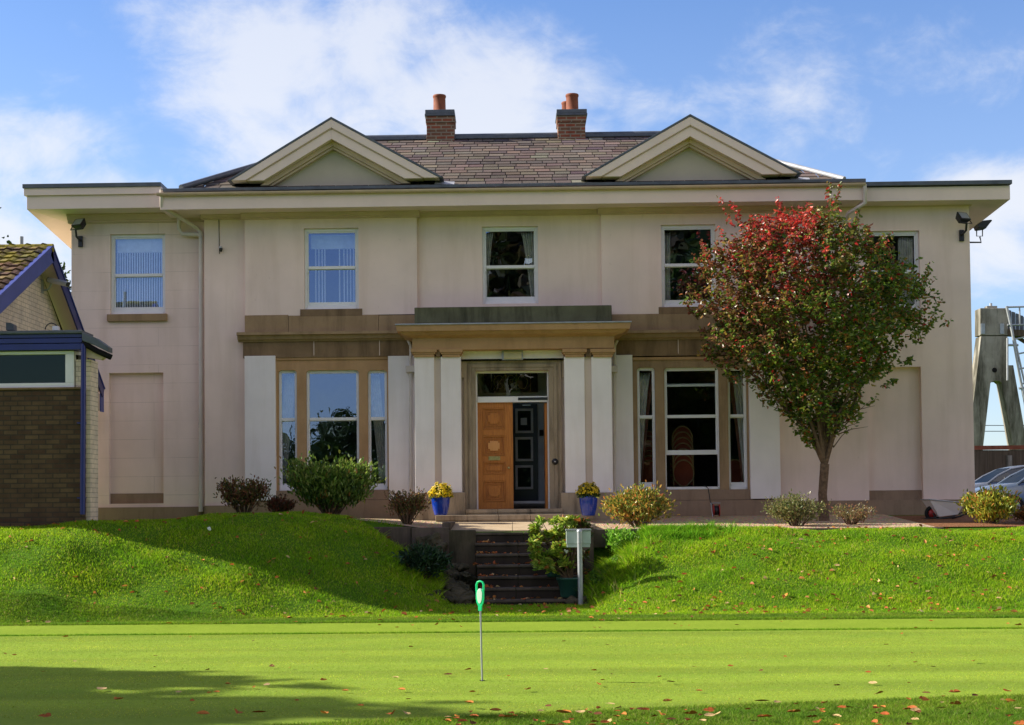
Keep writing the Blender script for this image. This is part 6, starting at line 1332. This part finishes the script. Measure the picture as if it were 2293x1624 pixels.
for i in range(110):
    X = random.uniform(1000, 2293); lo = 1600 - (X - 1149) * .035; Y = lo + 8 + random.random() ** 1.1 * (1640 - lo); x, y = G(X, Y); drop_leaf(x, y, random.uniform(.045, .10), .03, 'in the rough grass along the near edge'); cnt += 1
for i in range(30):
    x, y = G(random.uniform(0, 2293), random.uniform(1425, 1590)); drop_leaf(x, y, random.uniform(.035, .07), .008, 'on the mown green'); cnt += 1
for i in range(45):
    x, y = G(random.uniform(0, 2293), random.uniform(1385, 1415)); drop_leaf(x, y, random.uniform(.05, .1), .02, 'on the grass strip beyond the green'); cnt += 1
i = 0
while i < 300 - cnt:
    x = random.uniform(1.5, 10); y = random.uniform(-8.3, YE - .1)
    if abs(x) > (y + 30) * .34: continue
    drop_leaf(x, y, random.uniform(.06, .11), None, 'on the sunlit right bank'); i += 1
# labels: size, tone, and where along the frame each leaf lies
def whereabouts(x, y):
    d = y + 30; f = x / d
    names = ((-.30, 'below the annex'), (-.24, 'below the left gable'), (-.17, 'by the left downpipe'), (-.09, 'by the left bay window'), (-.03, 'left of the green hole marker'), (.03, 'near the green hole marker'), (.08, 'by the sign post'), (.15, 'by the right bay window'), (.22, 'by the small tree'), (.29, 'by the right wing'), (9, 'below the wheelbarrow'))
    return next(nm for lim, nm in names if f < lim)
seen = {}
for (o, k, where, x, y, s_) in sorted(leafs, key=lambda q: q[4]):
    size = 'large' if s_ > .1 else 'tiny' if s_ < .055 else 'small' if s_ < .08 else 'medium'
    base_ = '%s %s leaf %s, %s' % (size, k, where.replace('in the rough grass along the near edge', 'in the near rough').replace('on the grass strip beyond the green', 'on the far strip').replace('on the sunlit right bank', 'on the right bank'), whereabouts(x, y))
    n_ = seen.get(base_, 0); seen[base_] = n_ + 1
    o['label'] = base_ + ('', ', second nearest', ', third nearest', ', fourth nearest', ', fifth nearest', ', sixth nearest', ', seventh nearest', ', eighth nearest')[min(n_, 7)]
# the rest as one mass
n = 800; x = rng.uniform(-9, 9.5, n); y = rng.uniform(-8.4, YE - .1, n); k = fr_ok(x, y) & ~((x > -.95) & (x < 1.15) & (y > -5.8)) & ((x > 0) | (rng.random(n) < .55)); x, y = x[k], y[k]; z = terr(x, y) + .035
n2_ = 150; t = rng.integers(1, 7, n2_); sy_ = YE - .06 - .29 * t + rng.uniform(0, .16, n2_) + .08; sx_ = np.where(rng.random(n2_) < .45, rng.uniform(-.62, -.3, n2_), rng.uniform(-.4, 1.0, n2_)); sz_ = TOP - RISE * t + .012
x = np.concatenate([x, sx_]); y = np.concatenate([y, sy_]); z = np.concatenate([z, sz_]); n = len(x); d = rng.normal(size=(n, 3)); d[:, 2] *= .3
o = leaves('leaf_litter', np.stack([x, y, z], 1), d, rng.uniform(.05, .10, n), pick([(3, (.40, .11, .03)), (3, (.50, .20, .05)), (1, (.18, .07, .02)), (1, (.6, .42, .2))], n), 'deadleaf', None, .6, .3, np.array([[0, 0, 1.]]))
tag(o, 'small brown and orange leaves littered over the banks and steps', 'leaf litter', None, 'stuff')

# ------------------------------------------------------------------ RIGHT BACKGROUND: concrete gantry, fence, cars, wires
yt = 45.0
def q_(X, Y, y=yt): return P(X, Y, y)
gan = empty('concrete_gantry', (q_(2230, 1000)[0], yt, 1.2)); tag(gan, 'weathered concrete A frame gantry with steel ladder beyond the parked cars', 'gantry')
b = MB(); b.exty(yt, yt + .9, [q_(2195, 751), q_(2257, 751), q_(2257, 690), q_(2195, 690)]); b.build('head_block', 'concrete', gan, .03)
T_ = 1.1
pl = [(2197, 753), (2256, 753), (2256, 818), (2269, 818), (2318, 1100), (2283, 1100), (2244, 858), (2238, 853), (2224, 853), (2218, 858), (2194, 1100), (2150, 1100), (2181, 890)]
half1 = [q_(*p_) for p_ in [(2197, 753), (2231, 753), (2231, 853), (2224, 853), (2218, 858), (2190, 1100), (2150, 1100), (2181, 890)]][::-1]; half2 = [q_(*p_) for p_ in [(2231, 753), (2256, 753), (2256, 818), (2269, 818), (2318, 1100), (2288, 1100), (2244, 858), (2238, 853), (2231, 853)]][::-1]
b = MB(); b.exty(yt, yt + .9, half1); b.build('leg', 'concrete', gan); b = MB(); b.exty(yt, yt + .9, half2); b.build('leg', 'concrete', gan)
b = MB(); b.exty(yt + .2, yt + .6, [q_(2213, 690), q_(2236, 690), q_(2236, 684), q_(2213, 684)]); b.build('cap_block', 'concrete', gan); x_, z_ = q_(2224.5, 684); b = MB(); b.tube([(x_, yt + .4, z_), (x_, yt + .4, q_(2224, 677)[1])], .07, 10); b.build('pipe_stub', 'galv', gan)
for X in (2200, 2243): b = MB(); b.exty(yt - .05, yt - .005, [q_(X - 4, 748), q_(X + 5, 748), q_(X + 5, 725), q_(X - 4, 725)]); b.build('steel_plate', 'galv', gan)
x_, z_ = q_(2227, 829); b = MB(); b.tube([(x_, yt - .02, z_), (x_, yt + .01, z_)], .12, 14); b.build('bolt_recess', 'dark', gan)
def rail(pts, r, name='handrail', y=yt - .3): b = MB(); b.tube([(q_(*p_, y)[0], y, q_(*p_, y)[1]) for p_ in pts], r, 6); b.build(name, 'galv', gan)
rail([(2254, 688), (2340, 686)], .045); rail([(2256, 728), (2340, 726)], .045); rail([(2283, 686), (2284, 726)], .04)
rail([(2254, 686), (2267, 745), (2283, 840), (2312, 985)], .07, 'ladder_stile'); rail([(2272, 758), (2296, 865), (2320, 985)], .05, 'ladder_stile')
for t in np.linspace(0, 1, 7):
    Y = 760 + 200 * t; Xa = 2268 + (Y - 745) * .165; rail([(Xa, Y), (Xa + 30, Y - 6)], .04, 'rung')
rail([(2256, 773), (2280, 773)], .06, 'bracket'); rail([(2282, 870), (2300, 868)], .06, 'bracket')
b = MB(); b.exty(yt + .3, yt + .5, [q_(2256, 740), q_(2340, 792), q_(2340, 778), q_(2256, 738)]); b.build('gangway', 'fence', gan)
b = MB()
for i in range(9): X = 2262 + i * 9; b.exty(yt + .3, yt + .42, [q_(X, 738), q_(X + 7, 738), q_(X + 7, 694 + i * 4), q_(X, 692 + i * 4)])
b.build('ribbed_screen', 'lead', gan)
b = MB(); b.exty(yt - .1, yt + .4, [q_(2256, 752), q_(2340, 755), q_(2340, 742), q_(2256, 738)]); b.build('deck', 'fence', gan); rail([(2256, 757), (2256, 852)], .05, 'conduit')
for Y, lb in ((953, 'upper overhead wire crossing behind the concrete gantry'), (966, 'lower overhead wire crossing behind the concrete gantry')):
    b = MB(); a_, c_ = q_(2150, Y, 60), q_(2400, Y, 60); b.tube([(a_[0], 60, a_[1]), (c_[0], 60, c_[1])], .022, 5); tag(b.build('overhead_wire', 'black'), lb, 'wire')
yf = 33.0; fe = empty('timber_fence', (q_(2230, 1060, yf)[0], yf, 1.2)); tag(fe, 'dark timber board fence behind the parked cars', 'fence')
b = MB(); X = 2150
while X < 2420: a_, c_ = q_(X, 1130, yf), q_(X + 8, 1008, yf); b.box(a_[0] + .006, c_[0] - .006, yf + random.uniform(0, .02), yf + .05, 1.0, c_[1]); X += 8
b.build('boards', 'fence', fe); b = MB(); a_, c_ = q_(2150, 1008, yf), q_(2420, 996, yf); b.box(a_[0], c_[0], yf - .04, yf + .1, a_[1], c_[1]); b.build('capping_rail', 'terra', fe)
for X in (2255, 2390): b = MB(); a_, c_ = q_(X, 1130, yf), q_(X + 10, 1020, yf); b.box(a_[0], c_[0], yf - .08, yf + .0, 1.0, c_[1]); b.build('post', 'concrete', fe, .01)
def car(Xw, y, z0, label, mat, L_=4.3):
    """car facing left, windscreen foot seen at pixel Xw"""
    x0 = PX(Xw, y, 1100) - .95; e = empty('parked_car', (x0 + L_ / 2, y, z0)); tag(e, label, 'car', 'cars parked beyond the right wing')
    W_ = .88; top = [(0.0, .35), (.02, .62), (.12, .74), (.5, .84), (1.0, .93), (1.15, .97), (3.3, 1.0), (4.1, .98), (4.27, .9), (4.3, .4)]
    sec = lambda w, zf=0: None
    n_ = len(top); V = []; Fc = []
    for (xx, zz) in top:
        wf = W_ * (1 - .28 * max(0, (.6 - xx) / .6) ** 2 - .12 * max(0, (xx - 3.8) / .5) ** 2)
        V += [(x0 + xx, y - wf, z0 + .22), (x0 + xx, y - wf * 1.0, z0 + .45 if zz > .5 else z0 + zz * .8), (x0 + xx, y - wf * .97, z0 + zz * .9), (x0 + xx, y - wf * .86, z0 + zz), (x0 + xx, y + wf * .86, z0 + zz), (x0 + xx, y + wf * .97, z0 + zz * .9), (x0 + xx, y + wf, z0 + .45 if zz > .5 else z0 + zz * .8), (x0 + xx, y + wf, z0 + .22)]
    for i in range(n_ - 1):
        for k in range(8): Fc.append((i * 8 + k, (i + 1) * 8 + k, (i + 1) * 8 + (k + 1) % 8, i * 8 + (k + 1) % 8))
    Fc += [tuple(range(8)), tuple(range((n_ - 1) * 8, n_ * 8))[::-1]]; b = MB(); b.add(V, [f[::-1] for f in Fc], True); b.build('body', mat, e)
    roof = [(1.0, .93), (1.35, 1.17), (1.75, 1.36), (2.2, 1.44), (2.9, 1.45), (3.5, 1.38), (3.95, 1.15), (4.15, .98)]
    b = MB(); V = []; 
    for (xx, zz) in roof:
        f = (zz - .93) / .52; w_ = W_ * (.93 - .20 * f); V += [(x0 + xx, y - w_, z0 + zz - .045), (x0 + xx, y - w_ * .86, z0 + zz), (x0 + xx, y + w_ * .86, z0 + zz), (x0 + xx, y + w_, z0 + zz - .045)]
    Fc = [(i * 4 + k, i * 4 + k + 1, (i + 1) * 4 + k + 1, (i + 1) * 4 + k)[::-1] for i in range(2, 5) for k in range(3)]; b.add(V, Fc, True)
    for s_ in (0, 3):
        for i in range(len(roof) - 1):
            b.tube([V[i * 4 + s_], V[(i + 1) * 4 + s_]], .035, 6)
    for xx in (2.35, 3.3):
        b.tube([(x0 + xx, y - W_ * .93, z0 + .95), (x0 + xx + .03, y - W_ * .74, z0 + 1.40)], .03, 6)
    ro = b.build('roof', mat, e)
    b = MB(); b.add([V[0], V[3], V[11], V[8]], [(0, 3, 2, 1)]); b.add([V[1], V[2], V[10], V[9]], [(0, 3, 2, 1)]); b.build('windscreen', 'carglass', e)
    b = MB(); sd_ = [(1.12, .95), (1.4, 1.16), (1.75, 1.32), (2.2, 1.395), (2.9, 1.40), (3.5, 1.33), (3.9, 1.12), (4.05, .99)]
    for s_ in (-1, 1): b.add([(x0 + xx, y + s_ * W_ * (.915 - .20 * (zz - .93) / .52), z0 + zz) for xx, zz in sd_], [tuple(range(8)) if s_ < 0 else tuple(range(8))[::-1]])
    b.build('side_glass', 'carglass', e)
    for xx in (.85, 3.45):
        for s_ in (-1, 1):
            b = MB(); b.tube([(x0 + xx, y + s_ * (W_ - .18), z0 + .31), (x0 + xx, y + s_ * (W_ + .012), z0 + .31)], .31, 22); wq = b.build('wheel', 'tyre', e); b = MB(); b.tube([(x0 + xx, y + s_ * (W_ + .0), z0 + .31), (x0 + xx, y + s_ * (W_ + .022), z0 + .31)], .2, 18); b.build('rim', 'galv', wq)
    for s_ in (-1, 1): b = MB(); b.exty(y + s_ * (W_ + .1) - .09, y + s_ * (W_ + .1) + .09, [(x0 + 1.42, z0 + .96), (x0 + 1.55, z0 + .96), (x0 + 1.56, z0 + 1.07), (x0 + 1.45, z0 + 1.09)]); b.build('wing_mirror', 'black', e, .02)
    for s_ in (-1, 1): b = MB(); b.box(x0 + .06, x0 + .35, y + s_ * .62 - .14, y + s_ * .62 + .14, z0 + .58, z0 + .72); b.build('headlight', 'silver', e, .03)
car(2188, 16.5, 1.22, 'silver car parked behind, its windscreen just past the house corner', 'carpaint'); car(2250, 10.0, 1.12, 'pale blue grey car parked in front of the silver one at the right edge', 'carpaint2')
